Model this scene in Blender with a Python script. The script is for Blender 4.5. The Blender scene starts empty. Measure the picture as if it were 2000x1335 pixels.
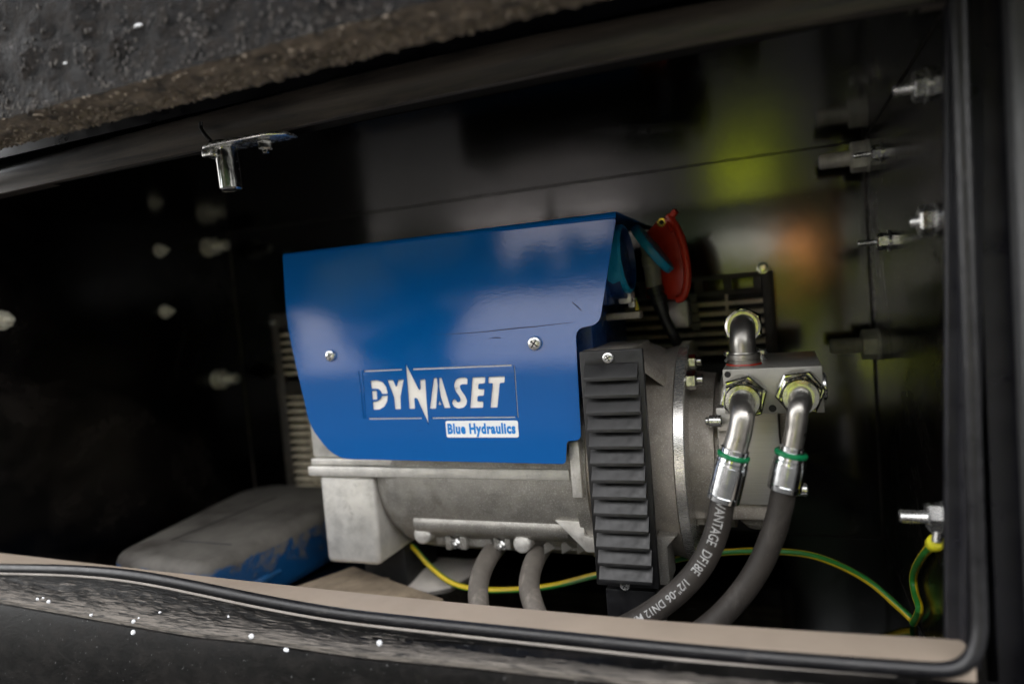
import bpy, bmesh, math, random
from mathutils import Vector, Matrix
random.seed(7)
S = bpy.context.scene
COL = S.collection
PI = math.pi
V = Vector

# ------------------------------------------------------------------ camera
RR = [(0.92952269, 0.35937166, -0.08270172), (-0.05550684, -0.08536294, -0.99480257), (-0.36456351, 0.92928208, -0.05939920)]
r3 = V(RR[2]).normalized()
r1 = (V(RR[0]) - r3 * V(RR[0]).dot(r3)).normalized()
r2 = r3.cross(r1)
FPX = 1341.5
cam_data = bpy.data.cameras.new('camera')
cam_data.sensor_width = 36.0
cam_data.lens = 36.0 * FPX / 2000.0
cam_data.clip_start = 0.02
cam_data.clip_end = 500
cam_data.dof.use_dof = True
cam_data.dof.focus_distance = 0.62
cam_data.dof.aperture_fstop = 2.3
cam_data.dof.aperture_blades = 0
cam = bpy.data.objects.new('camera', cam_data)
COL.objects.link(cam)
cam.matrix_world = Matrix(((r1.x, -r2.x, -r3.x, 0), (r1.y, -r2.y, -r3.y, 0), (r1.z, -r2.z, -r3.z, 0), (0, 0, 0, 1)))
S.camera = cam

# ------------------------------------------------------------------ sky, sun, exposure
SUN_EL, SUN_AZ = math.radians(27), math.radians(20)      # sun stands behind the vehicle, a little to the right
w = bpy.data.worlds.new("World")
S.world = w
w.use_nodes = True
nt = w.node_tree
bg = nt.nodes['Background']
sky = nt.nodes.new('ShaderNodeTexSky')
sky.sky_type = 'NISHITA'
sky.sun_disc = False
sky.sun_elevation = SUN_EL
sky.sun_rotation = SUN_AZ
sky.air_density = 1.0
sky.dust_density = 3.0
sky.ozone_density = 1.0
# thin broken cloud over the blue
tc = nt.nodes.new('ShaderNodeTexCoord')
cn = nt.nodes.new('ShaderNodeTexNoise')
cn.inputs['Scale'].default_value = 2.2
cn.inputs['Detail'].default_value = 7
cn.inputs['Roughness'].default_value = 0.6
nt.links.new(tc.outputs['Generated'], cn.inputs['Vector'])
cr = nt.nodes.new('ShaderNodeValToRGB')
cr.color_ramp.elements[0].position = 0.36
cr.color_ramp.elements[0].color = (0.25, 0.25, 0.25, 1)
cr.color_ramp.elements[1].position = 0.58
nt.links.new(cn.outputs['Fac'], cr.inputs[0])
cm = nt.nodes.new('ShaderNodeMix')
cm.data_type = 'RGBA'
nt.links.new(cr.outputs[0], cm.inputs[0])
nt.links.new(sky.outputs[0], cm.inputs[6])
cm.inputs[7].default_value = (7.4, 7.2, 7.0, 1)
nt.links.new(cm.outputs[2], bg.inputs[0])
bg.inputs[1].default_value = 0.15
sd = bpy.data.lights.new('sun', 'SUN')
sd.energy = 3.5
sd.angle = math.radians(0.5)
sd.color = (1.0, 0.95, 0.87)
sun = bpy.data.objects.new('sun', sd)
COL.objects.link(sun)
sdir = V((math.sin(SUN_AZ) * math.cos(SUN_EL), math.cos(SUN_AZ) * math.cos(SUN_EL), math.sin(SUN_EL)))
sun.rotation_euler = (-sdir).to_track_quat('-Z', 'Y').to_euler()
sun.location = sdir * 8
S.view_settings.view_transform = 'Standard'
S.view_settings.look = 'None'
S.view_settings.exposure = 2.25
S.view_settings.gamma = 1.0

# ------------------------------------------------------------------ rays through the photograph's pixels (2000 x 1335)
def ray(x, y):
    return (r1 * ((x - 1000) / FPX) + r2 * ((y - 667.5) / FPX) + r3)
def at(x, y, Y=None, X=None, Z=None):
    d = ray(x, y)
    t = Y / d.y if Y is not None else (X / d.x if X is not None else Z / d.z)
    return d * t
def on(x, y, p, n):
    d = ray(x, y)
    return d * (p.dot(n) / d.dot(n))

# ------------------------------------------------------------------ materials
def new_mat(name):
    m = bpy.data.materials.new(name)
    m.use_nodes = True
    return m, m.node_tree, m.node_tree.nodes['Principled BSDF']
def coords(nt, scale=(1, 1, 1), out='Object'):
    tc = nt.nodes.new('ShaderNodeTexCoord')
    mp = nt.nodes.new('ShaderNodeMapping')
    mp.inputs['Scale'].default_value = scale
    nt.links.new(tc.outputs[out], mp.inputs['Vector'])
    return mp.outputs[0]
def noise(nt, vec, scale, detail=4, rough=0.55, dist=0.0):
    n = nt.nodes.new('ShaderNodeTexNoise')
    n.inputs['Scale'].default_value = scale
    n.inputs['Detail'].default_value = detail
    n.inputs['Roughness'].default_value = rough
    n.inputs['Distortion'].default_value = dist
    nt.links.new(vec, n.inputs['Vector'])
    return n.outputs['Fac']
def ramp(nt, fac, stops):
    r = nt.nodes.new('ShaderNodeValToRGB')
    e = r.color_ramp.elements
    while len(e) < len(stops):
        e.new(0.5)
    for k, (p, c) in enumerate(stops):
        e[k].position = p
        e[k].color = c if len(c) == 4 else (*c, 1)
    nt.links.new(fac, r.inputs[0])
    return r.outputs[0]
def g(v):
    return (v, v, v, 1)
def bump(nt, b, h, strength=0.3, dist=0.001):
    n = nt.nodes.new('ShaderNodeBump')
    n.inputs['Strength'].default_value = strength
    n.inputs['Distance'].default_value = dist
    nt.links.new(h, n.inputs['Height'])
    nt.links.new(n.outputs[0], b.inputs['Normal'])
def mixc(nt, fac, a, b):
    m = nt.nodes.new('ShaderNodeMix')
    m.data_type = 'RGBA'
    if isinstance(fac, float):
        m.inputs[0].default_value = fac
    else:
        nt.links.new(fac, m.inputs[0])
    for k, s in ((6, a), (7, b)):
        if isinstance(s, tuple):
            m.inputs[k].default_value = s if len(s) == 4 else (*s, 1)
        else:
            nt.links.new(s, m.inputs[k])
    return m.outputs[2]

def simple(name, col, rough=0.5, metal=0.0, var=0.25, vscale=60, bs=0.0, bscale=400, rvar=0.12, coat=0.0, spec=None, dust=None):
    """base colour with gentle uneven wear, optional fine relief and optional dust"""
    m, nt, b = new_mat(name)
    co = coords(nt)
    n = noise(nt, co, vscale, 6, 0.6)
    c0 = tuple(max(0, x * (1 - var)) for x in col)
    c1 = tuple(min(1, x * (1 + var)) for x in col)
    c = ramp(nt, n, [(0.3, c0), (0.7, c1)])
    r = ramp(nt, noise(nt, co, vscale * 1.7, 4), [(0.3, g(max(0.02, rough - rvar))), (0.7, g(min(1, rough + rvar)))])
    if dust:
        dn = ramp(nt, noise(nt, co, dust[1], 8, 0.7), [(dust[2], g(0)), (dust[3], g(1))])
        c = mixc(nt, dn, c, dust[0])
        r = mixc(nt, dn, r, g(0.85))
    nt.links.new(c, b.inputs['Base Color'])
    nt.links.new(r, b.inputs['Roughness'])
    b.inputs['Metallic'].default_value = metal
    b.inputs['Coat Weight'].default_value = coat
    b.inputs['Coat Roughness'].default_value = 0.06
    if spec is not None:
        b.inputs['Specular IOR Level'].default_value = spec
    if bs:
        bump(nt, b, noise(nt, co, bscale, 5, 0.6), bs, 0.0006)
    return m

def make_blue():
    m, nt, b = new_mat('blue_powder_coat')
    co = coords(nt)
    b.inputs['Roughness'].default_value = 0.4
    b.inputs['Specular IOR Level'].default_value = 0.0
    b.inputs['Coat Weight'].default_value = 0.9
    b.inputs['Coat Roughness'].default_value = 0.06
    # fine rubbed scratches along the sheet
    sc = noise(nt, coords(nt, (14, 300, 300)), 1.6, 3)
    mk = ramp(nt, sc, [(0.70, g(0)), (0.76, g(1))])
    n2 = ramp(nt, noise(nt, co, 9, 3), [(0.55, g(0)), (0.7, g(0.35))])
    mm = nt.nodes.new('ShaderNodeMath'); mm.operation = 'MULTIPLY'
    nt.links.new(mk, mm.inputs[0]); nt.links.new(n2, mm.inputs[1])
    c = mixc(nt, mm.outputs[0], (0.0, 0.092, 0.34), (0.001, 0.015, 0.055))
    nt.links.new(c, b.inputs['Base Color'])
    add = nt.nodes.new('ShaderNodeMath'); add.operation = 'ADD'
    big = nt.nodes.new('ShaderNodeMath'); big.operation = 'MULTIPLY'
    nt.links.new(noise(nt, co, 16, 2), big.inputs[0]); big.inputs[1].default_value = 3.0
    nt.links.new(noise(nt, co, 420, 2), add.inputs[0]); nt.links.new(big.outputs[0], add.inputs[1])
    bump(nt, b, add.outputs[0], 0.013, 0.002)
    nt.links.new(b.inputs['Normal'].links[0].from_socket, b.inputs['Coat Normal'])
    return m

def make_cast(name, col=(0.335, 0.32, 0.295), rough=0.5, metal=0.75):
    m, nt, b = new_mat(name)
    co = coords(nt)
    n = noise(nt, co, 38, 8, 0.65)
    c = ramp(nt, n, [(0.25, tuple(x * 0.62 for x in col)), (0.55, col), (0.8, tuple(min(1, x * 1.18) for x in col))])
    sp = ramp(nt, noise(nt, co, 900, 2), [(0.57, g(0)), (0.68, g(0.6))])
    c = mixc(nt, sp, c, (0.8, 0.78, 0.74))
    st = ramp(nt, noise(nt, co, 22, 9, 0.75, 0.4), [(0.56, g(0)), (0.72, g(0.65))])
    c = mixc(nt, st, c, (0.12, 0.10, 0.08))
    nt.links.new(c, b.inputs['Base Color'])
    b.inputs['Metallic'].default_value = metal
    r = ramp(nt, noise(nt, co, 90, 4), [(0.3, g(rough - 0.1)), (0.7, g(rough + 0.12))])
    nt.links.new(r, b.inputs['Roughness'])
    bump(nt, b, noise(nt, co, 620, 4, 0.75), 0.6, 0.0007)
    return m

def make_brushed(name, col=(0.72, 0.70, 0.66), axis=0, rough=0.34):
    m, nt, b = new_mat(name)
    s = [900, 900, 900]; s[axis] = 9
    ln = noise(nt, coords(nt, tuple(s)), 3.0, 5, 0.7)
    c = ramp(nt, ln, [(0.25, tuple(x * 0.75 for x in col)), (0.7, col)])
    nt.links.new(c, b.inputs['Base Color'])
    b.inputs['Metallic'].default_value = 0.82
    nt.links.new(ramp(nt, ln, [(0.3, g(rough)), (0.7, g(rough + 0.14))]), b.inputs['Roughness'])
    bump(nt, b, ln, 0.25, 0.0004)
    return m

def make_black_gloss(name='black_gloss_paint', rough=0.115, d0=0.60, d1=0.80, spec=0.95, ior=1.65):
    """glossy black paint of the compartment, with thin dust smears"""
    m, nt, b = new_mat(name)
    co = coords(nt)
    d = ramp(nt, noise(nt, co, 5.5, 9, 0.72, 0.6), [(d0, g(0)), (d1, g(0.42))])
    f = ramp(nt, noise(nt, co, 420, 2), [(0.70, g(0)), (0.78, g(0.35))])
    mx = nt.nodes.new('ShaderNodeMath'); mx.operation = 'MAXIMUM'
    nt.links.new(d, mx.inputs[0]); nt.links.new(f, mx.inputs[1])
    c = mixc(nt, mx.outputs[0], (0.0009, 0.0008, 0.0008), (0.026, 0.021, 0.017))
    nt.links.new(c, b.inputs['Base Color'])
    nt.links.new(ramp(nt, mx.outputs[0], [(0.0, g(rough)), (0.45, g(0.45))]), b.inputs['Roughness'])
    b.inputs['Specular IOR Level'].default_value = spec
    b.inputs['IOR'].default_value = ior
    bump(nt, b, noise(nt, co, 14, 2), 0.05, 0.003)
    return m

def make_grime(name, dark, light, scale, lo, hi, stretch=(1, 1, 1), rough_d=0.3, rough_l=0.8, bs=0.6, bd=0.002, spk=None, spec=0.5, edge=0.0):
    m, nt, b = new_mat(name)
    b.inputs['Specular IOR Level'].default_value = spec
    co = coords(nt, stretch)
    n = noise(nt, co, scale, 10, 0.72, 0.5)
    nf = n
    if edge:                                   # paler tone gains towards the outer edge of the ledge
        tc = nt.nodes.new('ShaderNodeTexCoord'); sx = nt.nodes.new('ShaderNodeSeparateXYZ')
        nt.links.new(tc.outputs['Object'], sx.inputs[0])
        ad = nt.nodes.new('ShaderNodeMath'); ad.operation = 'MULTIPLY_ADD'
        nt.links.new(sx.outputs[1], ad.inputs[0]); ad.inputs[1].default_value = -edge
        nt.links.new(n, ad.inputs[2]); nf = ad.outputs[0]
    f = ramp(nt, nf, [(lo, g(0)), (hi, g(1))])
    c = mixc(nt, f, dark, light)
    if spk:
        s = ramp(nt, noise(nt, coords(nt), spk[0], 3, 0.5), [(spk[1], g(0)), (spk[1] + 0.06, g(1))])
        c = mixc(nt, s, c, spk[2])
    nt.links.new(c, b.inputs['Base Color'])
    nt.links.new(ramp(nt, f, [(0, g(rough_d)), (1, g(rough_l))]), b.inputs['Roughness'])
    bump(nt, b, n, bs, bd)
    return m

def make_wire():
    m, nt, b = new_mat('green_yellow_insulation')
    tc = nt.nodes.new('ShaderNodeTexCoord')
    sp = nt.nodes.new('ShaderNodeSeparateXYZ')
    nt.links.new(tc.outputs['UV'], sp.inputs[0])
    ma = nt.nodes.new('ShaderNodeMath'); ma.operation = 'MULTIPLY_ADD'
    nt.links.new(sp.outputs[0], ma.inputs[0]); ma.inputs[1].default_value = 1.15
    v2 = nt.nodes.new('ShaderNodeMath'); v2.operation = 'MULTIPLY'; v2.inputs[1].default_value = 2.0
    nt.links.new(sp.outputs[1], v2.inputs[0]); nt.links.new(v2.outputs[0], ma.inputs[2])
    fr = nt.nodes.new('ShaderNodeMath'); fr.operation = 'FRACT'
    nt.links.new(ma.outputs[0], fr.inputs[0])
    c = ramp(nt, fr.outputs[0], [(0.0, (0.02, 0.20, 0.03)), (0.45, (0.60, 0.44, 0.01))])
    nt.nodes[-1].color_ramp.interpolation = 'CONSTANT'
    dn = ramp(nt, noise(nt, coords(nt), 30, 5), [(0.5, g(0)), (0.75, g(0.5))])
    c = mixc(nt, dn, c, (0.16, 0.15, 0.12))
    nt.links.new(c, b.inputs['Base Color'])
    b.inputs['Roughness'].default_value = 0.42
    return m

def make_hose(name, col, scale=700):
    m, nt, b = new_mat(name)
    tc = nt.nodes.new('ShaderNodeTexCoord')
    mp = nt.nodes.new('ShaderNodeMapping')
    mp.inputs['Scale'].default_value = (900, 60, 1)
    mp.inputs['Rotation'].default_value = (0, 0, 0.06)
    nt.links.new(tc.outputs['UV'], mp.inputs[0])
    n = noise(nt, mp.outputs[0], 1.0, 3, 0.6)
    co = coords(nt)
    v = noise(nt, co, 35, 7, 0.65)
    c = ramp(nt, v, [(0.25, tuple(x * 0.6 for x in col)), (0.75, tuple(x * 1.25 for x in col))])
    du = ramp(nt, noise(nt, coords(nt, (1, 1, 0.5)), 26, 9, 0.75, 0.6), [(0.52, g(0)), (0.72, g(0.65))])
    c = mixc(nt, du, c, tuple(min(1, x * 2.4 + 0.02) for x in col))
    sc = ramp(nt, noise(nt, coords(nt, (1, 1, 1)), 150, 3, 0.6, 2.0), [(0.66, g(0)), (0.72, g(0.4))])
    c = mixc(nt, sc, c, (0.13, 0.12, 0.105))
    nt.links.new(c, b.inputs['Base Color'])
    b.inputs['Roughness'].default_value = 0.62
    b.inputs['Specular IOR Level'].default_value = 0.35
    bump(nt, b, n, 0.35, 0.0004)
    return m

M = {}
M['blue'] = make_blue()
M['blue_dark'] = simple('dark_blue_enamel_and_shade', (0.003, 0.03, 0.12), 0.35, 0, 0.2)
M['scuff'] = simple('dark_blue_scuff', (0.001, 0.022, 0.085), 0.5, 0, 0.3, 200)
M['white'] = simple('white_enamel', (0.88, 0.84, 0.78), 0.45, 0, 0.06, 40, dust=((0.30, 0.25, 0.2), 70, 0.62, 0.8))
M['sticker'] = simple('white_vinyl', (0.85, 0.86, 0.87), 0.35, 0, 0.02)
M['print_blue'] = simple('blue_print', (0.0, 0.20, 0.62), 0.4, 0, 0.05)
M['print_white'] = simple('white_hose_print', (0.32, 0.32, 0.32), 0.6, 0, 0.3, 300)
M['cast'] = make_cast('cast_aluminium')
M['cast_light'] = make_cast('light_cast_aluminium', (0.70, 0.68, 0.645), 0.42, 0.6)
M['cast_dark'] = make_cast('stained_cast_aluminium', (0.42, 0.38, 0.335), 0.5, 0.5)
M['brushed'] = make_brushed('brushed_aluminium')
M['brushed_rim'] = make_brushed('turned_aluminium_rim', (0.78, 0.76, 0.72), 0, 0.18)
M['block'] = simple('anodised_block_metal', (0.36, 0.35, 0.32), 0.40, 0.55, 0.1, 25, 0.08, 1500)
M['zinc'] = simple('zinc_plated_steel', (0.74, 0.74, 0.73), 0.26, 0.92, 0.16, 120, 0.03, 500, 0.08)
M['zinc_warm'] = simple('yellowish_zinc_steel', (0.50, 0.50, 0.475), 0.19, 1.0, 0.2, 120, 0.03, 500, 0.1)
M['chrome'] = simple('bright_ferrule_steel', (0.60, 0.62, 0.63), 0.17, 1.0, 0.1, 80, 0.05, 300, 0.06)
M['tube'] = simple('dull_steel_tube', (0.44, 0.42, 0.39), 0.34, 0.95, 0.2, 60, 0.08, 600, 0.08)
M['bolt_pale'] = simple('pale_passivated_steel', (0.62, 0.60, 0.50), 0.45, 0.35, 0.15, 90)
M['bolt_dull'] = simple('dull_bolt_steel', (0.62, 0.61, 0.56), 0.45, 0.25, 0.25, 90)
M['plastic'] = simple('black_louvre_plastic', (0.0085, 0.0085, 0.0092), 0.42, 0, 0.25, 70, 0.08, 900, dust=((0.05, 0.047, 0.042), 26, 0.55, 1.0))
M['dark'] = simple('recess_shade', (0.006, 0.006, 0.006), 0.6, 0, 0.2)  # near-black colour paints in the shade of recesses, holes and gaps
M['rubber'] = simple('black_rubber', (0.008, 0.008, 0.0095), 0.38, 0, 0.25, 50, 0.1, 300, dust=((0.07, 0.065, 0.06), 34, 0.58, 0.85))
M['hose'] = make_hose('braided_black_hose', (0.026, 0.022, 0.019))
M['conduit'] = make_hose('grey_conduit_rubber', (0.13, 0.115, 0.10))
M['cable'] = simple('black_cable_jacket', (0.012, 0.012, 0.012), 0.4, 0, 0.2)
M['wire'] = make_wire()
M['yellow'] = simple('yellow_crimp_plastic', (0.62, 0.58, 0.02), 0.4, 0, 0.1)
M['green'] = simple('green_ring_plastic', (0.0, 0.16, 0.055), 0.4, 0, 0.12)
M['red'] = simple('red_socket_plastic', (0.50, 0.028, 0.008), 0.38, 0, 0.15)
M['sky_blue'] = simple('light_blue_socket_plastic', (0.005, 0.26, 0.44), 0.34, 0, 0.12)
M['brass'] = simple('brass_rivet', (0.75, 0.5, 0.12), 0.25, 1.0, 0.1)
M['plug'] = simple('grey_plug_plastic', (0.26, 0.25, 0.20), 0.5, 0, 0.12)
M['black_gloss'] = make_black_gloss()
M['black_satin'] = make_black_gloss('black_satin_paint', 0.17, 0.47, 0.72, 0.42, 1.45)
M['sill'] = simple('dusty_beige_sill', (0.275, 0.225, 0.178), 0.55, 0, 0.10, 12, 0.12, 700, dust=((0.25, 0.21, 0.17), 40, 0.62, 0.85))
M['rail'] = make_grime('dusty_black_rail', (0.02, 0.019, 0.020), (0.16, 0.13, 0.10), 50, 0.38, 0.72, (0.08, 1, 1), 0.3, 0.6, 0.15, 0.001)
M['lip'] = simple('pale_seal_lip', (0.22, 0.20, 0.18), 0.5, 0, 0.2, 30)  # pale grey for the thin bead along the seal
M['post'] = simple('black_post_rubber', (0.009, 0.009, 0.012), 0.36, 0, 0.2, 30)
M['body'] = simple('grey_body_paint', (0.06, 0.061, 0.062), 0.5, 0, 0.2, 20)
M['ledge'] = make_grime('muddy_ledge', (0.006, 0.006, 0.006), (0.165, 0.148, 0.13), 420, 0.49, 0.64, (0.10, 1, 1), 0.28, 0.8, 1.0, 0.002, None, 0.3, 4.5)
M['wet_black'] = make_grime('wet_black_panel', (0.001, 0.001, 0.001), (0.010, 0.0085, 0.0075), 60, 0.45, 0.75, (0.6, 1, 1), 0.38, 0.6, 0.22, 0.002, (330, 0.68, (0.07, 0.07, 0.07, 1)), 0.15)
M['beam_front'] = make_grime('grimy_beam_front', (0.001, 0.001, 0.0012), (0.022, 0.018, 0.015), 95, 0.45, 0.66, (1, 1, 1), 0.3, 0.7, 1.0, 0.006, (130, 0.68, (0.08, 0.075, 0.075, 1)), 0.05)
M['beam_under'] = make_grime('dusty_beam_underside', (0.02, 0.016, 0.013), (0.26, 0.205, 0.155), 130, 0.36, 0.62, (0.55, 1, 1), 0.5, 0.85, 0.7, 0.003)
M['mud'] = simple('dried_mud', (0.17, 0.137, 0.103), 0.75, 0, 0.6, 80, 0.3, 600)
M['mud_dark'] = simple('dark_dried_mud', (0.030, 0.025, 0.020), 0.7, 0, 0.7, 45, 0.3, 600)
M['grille'] = simple('dusty_black_grille', (0.03, 0.027, 0.022), 0.5, 0, 0.3, 60, 0.1, 500, dust=((0.10, 0.07, 0.045), 24, 0.5, 0.95))
M['slat'] = simple('lightened_slat_paint', (0.52, 0.46, 0.34), 0.55, 0, 0.5, 45)  # pale base paints in light that the generator keeps off the slats
M['can_top'] = simple('dusty_grey_lid', (0.15, 0.138, 0.12), 0.6, 0, 0.2, 14, 0.1, 300, dust=((0.07, 0.06, 0.05), 18, 0.5, 0.8))
def make_can():
    m, nt, b = new_mat('dusty_blue_plastic')
    co = coords(nt)
    geo = nt.nodes.new('ShaderNodeNewGeometry')
    sp = nt.nodes.new('ShaderNodeSeparateXYZ')
    nt.links.new(geo.outputs['Normal'], sp.inputs[0])
    ad = nt.nodes.new('ShaderNodeMath'); ad.operation = 'MULTIPLY_ADD'
    nt.links.new(noise(nt, co, 28, 8, 0.7), ad.inputs[0]); ad.inputs[1].default_value = 1.5
    nt.links.new(sp.outputs[2], ad.inputs[2])                 # dust settles on what faces up
    f = ramp(nt, ad.outputs[0], [(0.80, g(0)), (1.10, g(1))])
    c = mixc(nt, f, (0.002, 0.04, 0.12), ramp(nt, noise(nt, co, 16, 7, 0.6), [(0.34, (0.025, 0.020, 0.016)), (0.46, (0.062, 0.057, 0.050)), (0.72, (0.115, 0.107, 0.094))]))
    nt.links.new(c, b.inputs['Base Color'])
    nt.links.new(ramp(nt, f, [(0, g(0.35)), (1, g(0.75))]), b.inputs['Roughness'])
    bump(nt, b, noise(nt, co, 24, 6), 0.2, 0.002)
    return m
M['can'] = make_can()
M['can_rib'] = simple('scuffed_blue_plastic', (0.006, 0.055, 0.15), 0.5, 0, 0.4, 60, 0.2, 300, dust=((0.07, 0.075, 0.08), 90, 0.55, 0.8))
M['board'] = simple('brown_fibre_board', (0.24, 0.19, 0.135), 0.75, 0, 0.35, 30, 0.2, 500, dust=((0.10, 0.07, 0.045), 25, 0.58, 0.75))
M['sheet'] = simple('pale_grey_cloth', (0.60, 0.56, 0.51), 0.75, 0, 0.15, 14, 0.15, 400)
M['water'] = simple('water_drop', (0.95, 0.97, 1.0), 0.05, 0, 0.0)  # milky white base paints in the sky's glint on drops and beads
wb = M['water'].node_tree.nodes['Principled BSDF']
wb.inputs['Transmission Weight'].default_value = 0.4
wb.inputs['IOR'].default_value = 1.33

# ------------------------------------------------------------------ geometry helpers (all in metres, world axes)
class MB:
    def __init__(s):
        s.bm = bmesh.new()
        s.uv = s.bm.loops.layers.uv.new('UVMap')
        s.mi = 0
    def _face(s, vs, smooth=False):
        try:
            f = s.bm.faces.new(vs)
        except ValueError:
            return None
        f.material_index = s.mi
        f.smooth = smooth
        return f
    def box(s, x0, x1, y0, y1, z0, z1, bev=0.0, seg=2):
        a = [s.bm.verts.new((x, y, z)) for x in (x0, x1) for y in (y0, y1) for z in (z0, z1)]
        fs = [s._face([a[i] for i in q]) for q in ((0, 1, 3, 2), (4, 6, 7, 5), (0, 4, 5, 1), (2, 3, 7, 6), (0, 2, 6, 4), (1, 5, 7, 3))]
        if bev:
            es = list({e for f in fs for e in f.edges})
            r = bmesh.ops.bevel(s.bm, geom=es, offset=bev, segments=seg, profile=0.5, affect='EDGES')
            for f in r['faces']:
                f.material_index = s.mi; f.smooth = True
        return s
    def prism(s, pts, off, bev=0.0, seg=2):
        """closed polygon pts swept by vector off"""
        off = V(off)
        a = [s.bm.verts.new(p) for p in pts]
        b = [s.bm.verts.new(V(p) + off) for p in pts]
        fs = [s._face(a[::-1]), s._face(b)]
        n = len(a)
        for i in range(n):
            fs.append(s._face([a[i], a[(i + 1) % n], b[(i + 1) % n], b[i]]))
        fs = [f for f in fs if f]
        bmesh.ops.recalc_face_normals(s.bm, faces=fs)
        if bev:
            es = list(set(fs[0].edges) | set(fs[1].edges))
            r = bmesh.ops.bevel(s.bm, geom=es, offset=bev, segments=seg, profile=0.5, affect='EDGES')
            for f in r['faces']:
                f.material_index = s.mi; f.smooth = True
        return s
    def lathe(s, p, axis, prof, seg=24, cap0=True, cap1=True, smooth=True, phase=0.0):
        """prof: (distance along axis, radius) pairs"""
        p = V(p); ax = V(axis).normalized()
        u = ax.orthogonal().normalized() if abs(ax.z) > 0.9 else ax.cross(V((0, 0, 1))).normalized()
        v = ax.cross(u)
        rings = []
        for d, r in prof:
            rings.append([s.bm.verts.new(p + ax * d + (u * math.cos(2 * PI * k / seg + phase) + v * math.sin(2 * PI * k / seg + phase)) * r) for k in range(seg)])
        fs = []
        for i, (A, B) in enumerate(zip(rings, rings[1:])):
            flat = not smooth
            for k in range(seg):
                f = s._face([A[k], A[(k + 1) % seg], B[(k + 1) % seg], B[k]], not flat)
                if f:
                    fs.append(f)
                    for L, (uu, vv) in zip(f.loops, ((i, k), (i, k + 1), (i + 1, k + 1), (i + 1, k))):
                        L[s.uv].uv = (prof[min(uu, len(prof) - 1)][0], vv / seg)
        if cap0: fs.append(s._face(rings[0][::-1]))
        if cap1: fs.append(s._face(rings[-1]))
        return s
    def cyl(s, p, q, r, seg=24, bev=0.0008):
        p, q = V(p), V(q)
        L = (q - p).length
        b = min(bev, L * 0.3, r * 0.4)
        return s.lathe(p, q - p, [(0, r - b), (b, r), (L - b, r), (L, r - b)], seg)
    def hexa(s, p, q, af, phase=0.0, chamfer=0.0012):
        p, q = V(p), V(q)
        L = (q - p).length
        R = af / 2 / math.cos(PI / 6)
        return s.lathe(p, q - p, [(0, R - chamfer), (chamfer, R), (L - chamfer, R), (L, R - chamfer * 1.3)], 6, smooth=False, phase=phase)
    def tube(s, path, r, seg=16, caps=True, closed=False, rfun=None):
        pts = [V(p) for p in path]
        n = len(pts)
        T = []
        for i in range(n):
            a = pts[max(i - 1, 0)]; b = pts[min(i + 1, n - 1)]
            T.append((b - a).normalized())
        u = T[0].orthogonal().normalized()
        rings = []; L = 0.0; Ls = []
        for i in range(n):
            if i:
                u = (u - T[i] * u.dot(T[i])).normalized()
                L += (pts[i] - pts[i - 1]).length
            Ls.append(L)
            v = T[i].cross(u)
            rr = rfun(i / (n - 1)) * r if rfun else r
            rings.append([s.bm.verts.new(pts[i] + (u * math.cos(2 * PI * k / seg) + v * math.sin(2 * PI * k / seg)) * rr) for k in range(seg)])
        for i in range(n - 1):
            for k in range(seg):
                f = s._face([rings[i][k], rings[i][(k + 1) % seg], rings[i + 1][(k + 1) % seg], rings[i + 1][k]], True)
                if f:
                    for lp, (uu, vv) in zip(f.loops, ((Ls[i], k), (Ls[i], k + 1), (Ls[i + 1], k + 1), (Ls[i + 1], k))):
                        lp[s.uv].uv = (uu, vv / seg)
        if caps:
            s._face(rings[0][::-1]); s._face(rings[-1])
        return s
    def ribbon(s, A, B, smooth=False):
        a = [s.bm.verts.new(p) for p in A]; b = [s.bm.verts.new(p) for p in B]
        for i in range(len(a) - 1):
            s._face([a[i], a[i + 1], b[i + 1], b[i]], smooth)
        return s
    def strip(s, lines, smooth=False, close=False):
        """solid from several parallel polylines (a cross-section swept along them)"""
        vs = [[s.bm.verts.new(p) for p in L] for L in lines]
        n = len(vs)
        for j in range(n if close else n - 1):
            A, B = vs[j], vs[(j + 1) % n]
            for i in range(len(A) - 1):
                s._face([A[i], A[i + 1], B[i + 1], B[i]], smooth)
        if close:
            s._face([L[0] for L in vs]); s._face([L[-1] for L in vs][::-1])
        return s

def ico(sub):
    b = bmesh.new(); bmesh.ops.create_icosphere(b, subdivisions=sub, radius=1.0)
    r = ([v.co.copy() for v in b.verts], [[v.index for v in f.verts] for f in b.faces]); b.free()
    return r
ICO = {k: ico(k) for k in (1, 2, 3)}
class Lumps:
    def __init__(s): s.v, s.f = [], []
    def add(s, sub, mat):
        n = len(s.v)
        s.v += [mat @ c for c in ICO[sub][0]]; s.f += [[i + n for i in q] for q in ICO[sub][1]]
    def mesh(s, name, smooth=False):
        me = bpy.data.meshes.new(name); me.from_pydata(s.v, [], s.f)
        if smooth: me.polygons.foreach_set('use_smooth', [True] * len(me.polygons))
        return me

def spline(pts, n=8):
    P = [V(p) for p in pts]
    out = []
    for i in range(len(P) - 1):
        p0 = P[max(i - 1, 0)]; p1 = P[i]; p2 = P[i + 1]; p3 = P[min(i + 2, len(P) - 1)]
        for k in range(n):
            t = k / n
            out.append(0.5 * ((2 * p1) + (p2 - p0) * t + (2 * p0 - 5 * p1 + 4 * p2 - p3) * t * t + (3 * p1 - p0 - 3 * p2 + p3) * t ** 3))
    out.append(P[-1])
    return out

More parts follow.
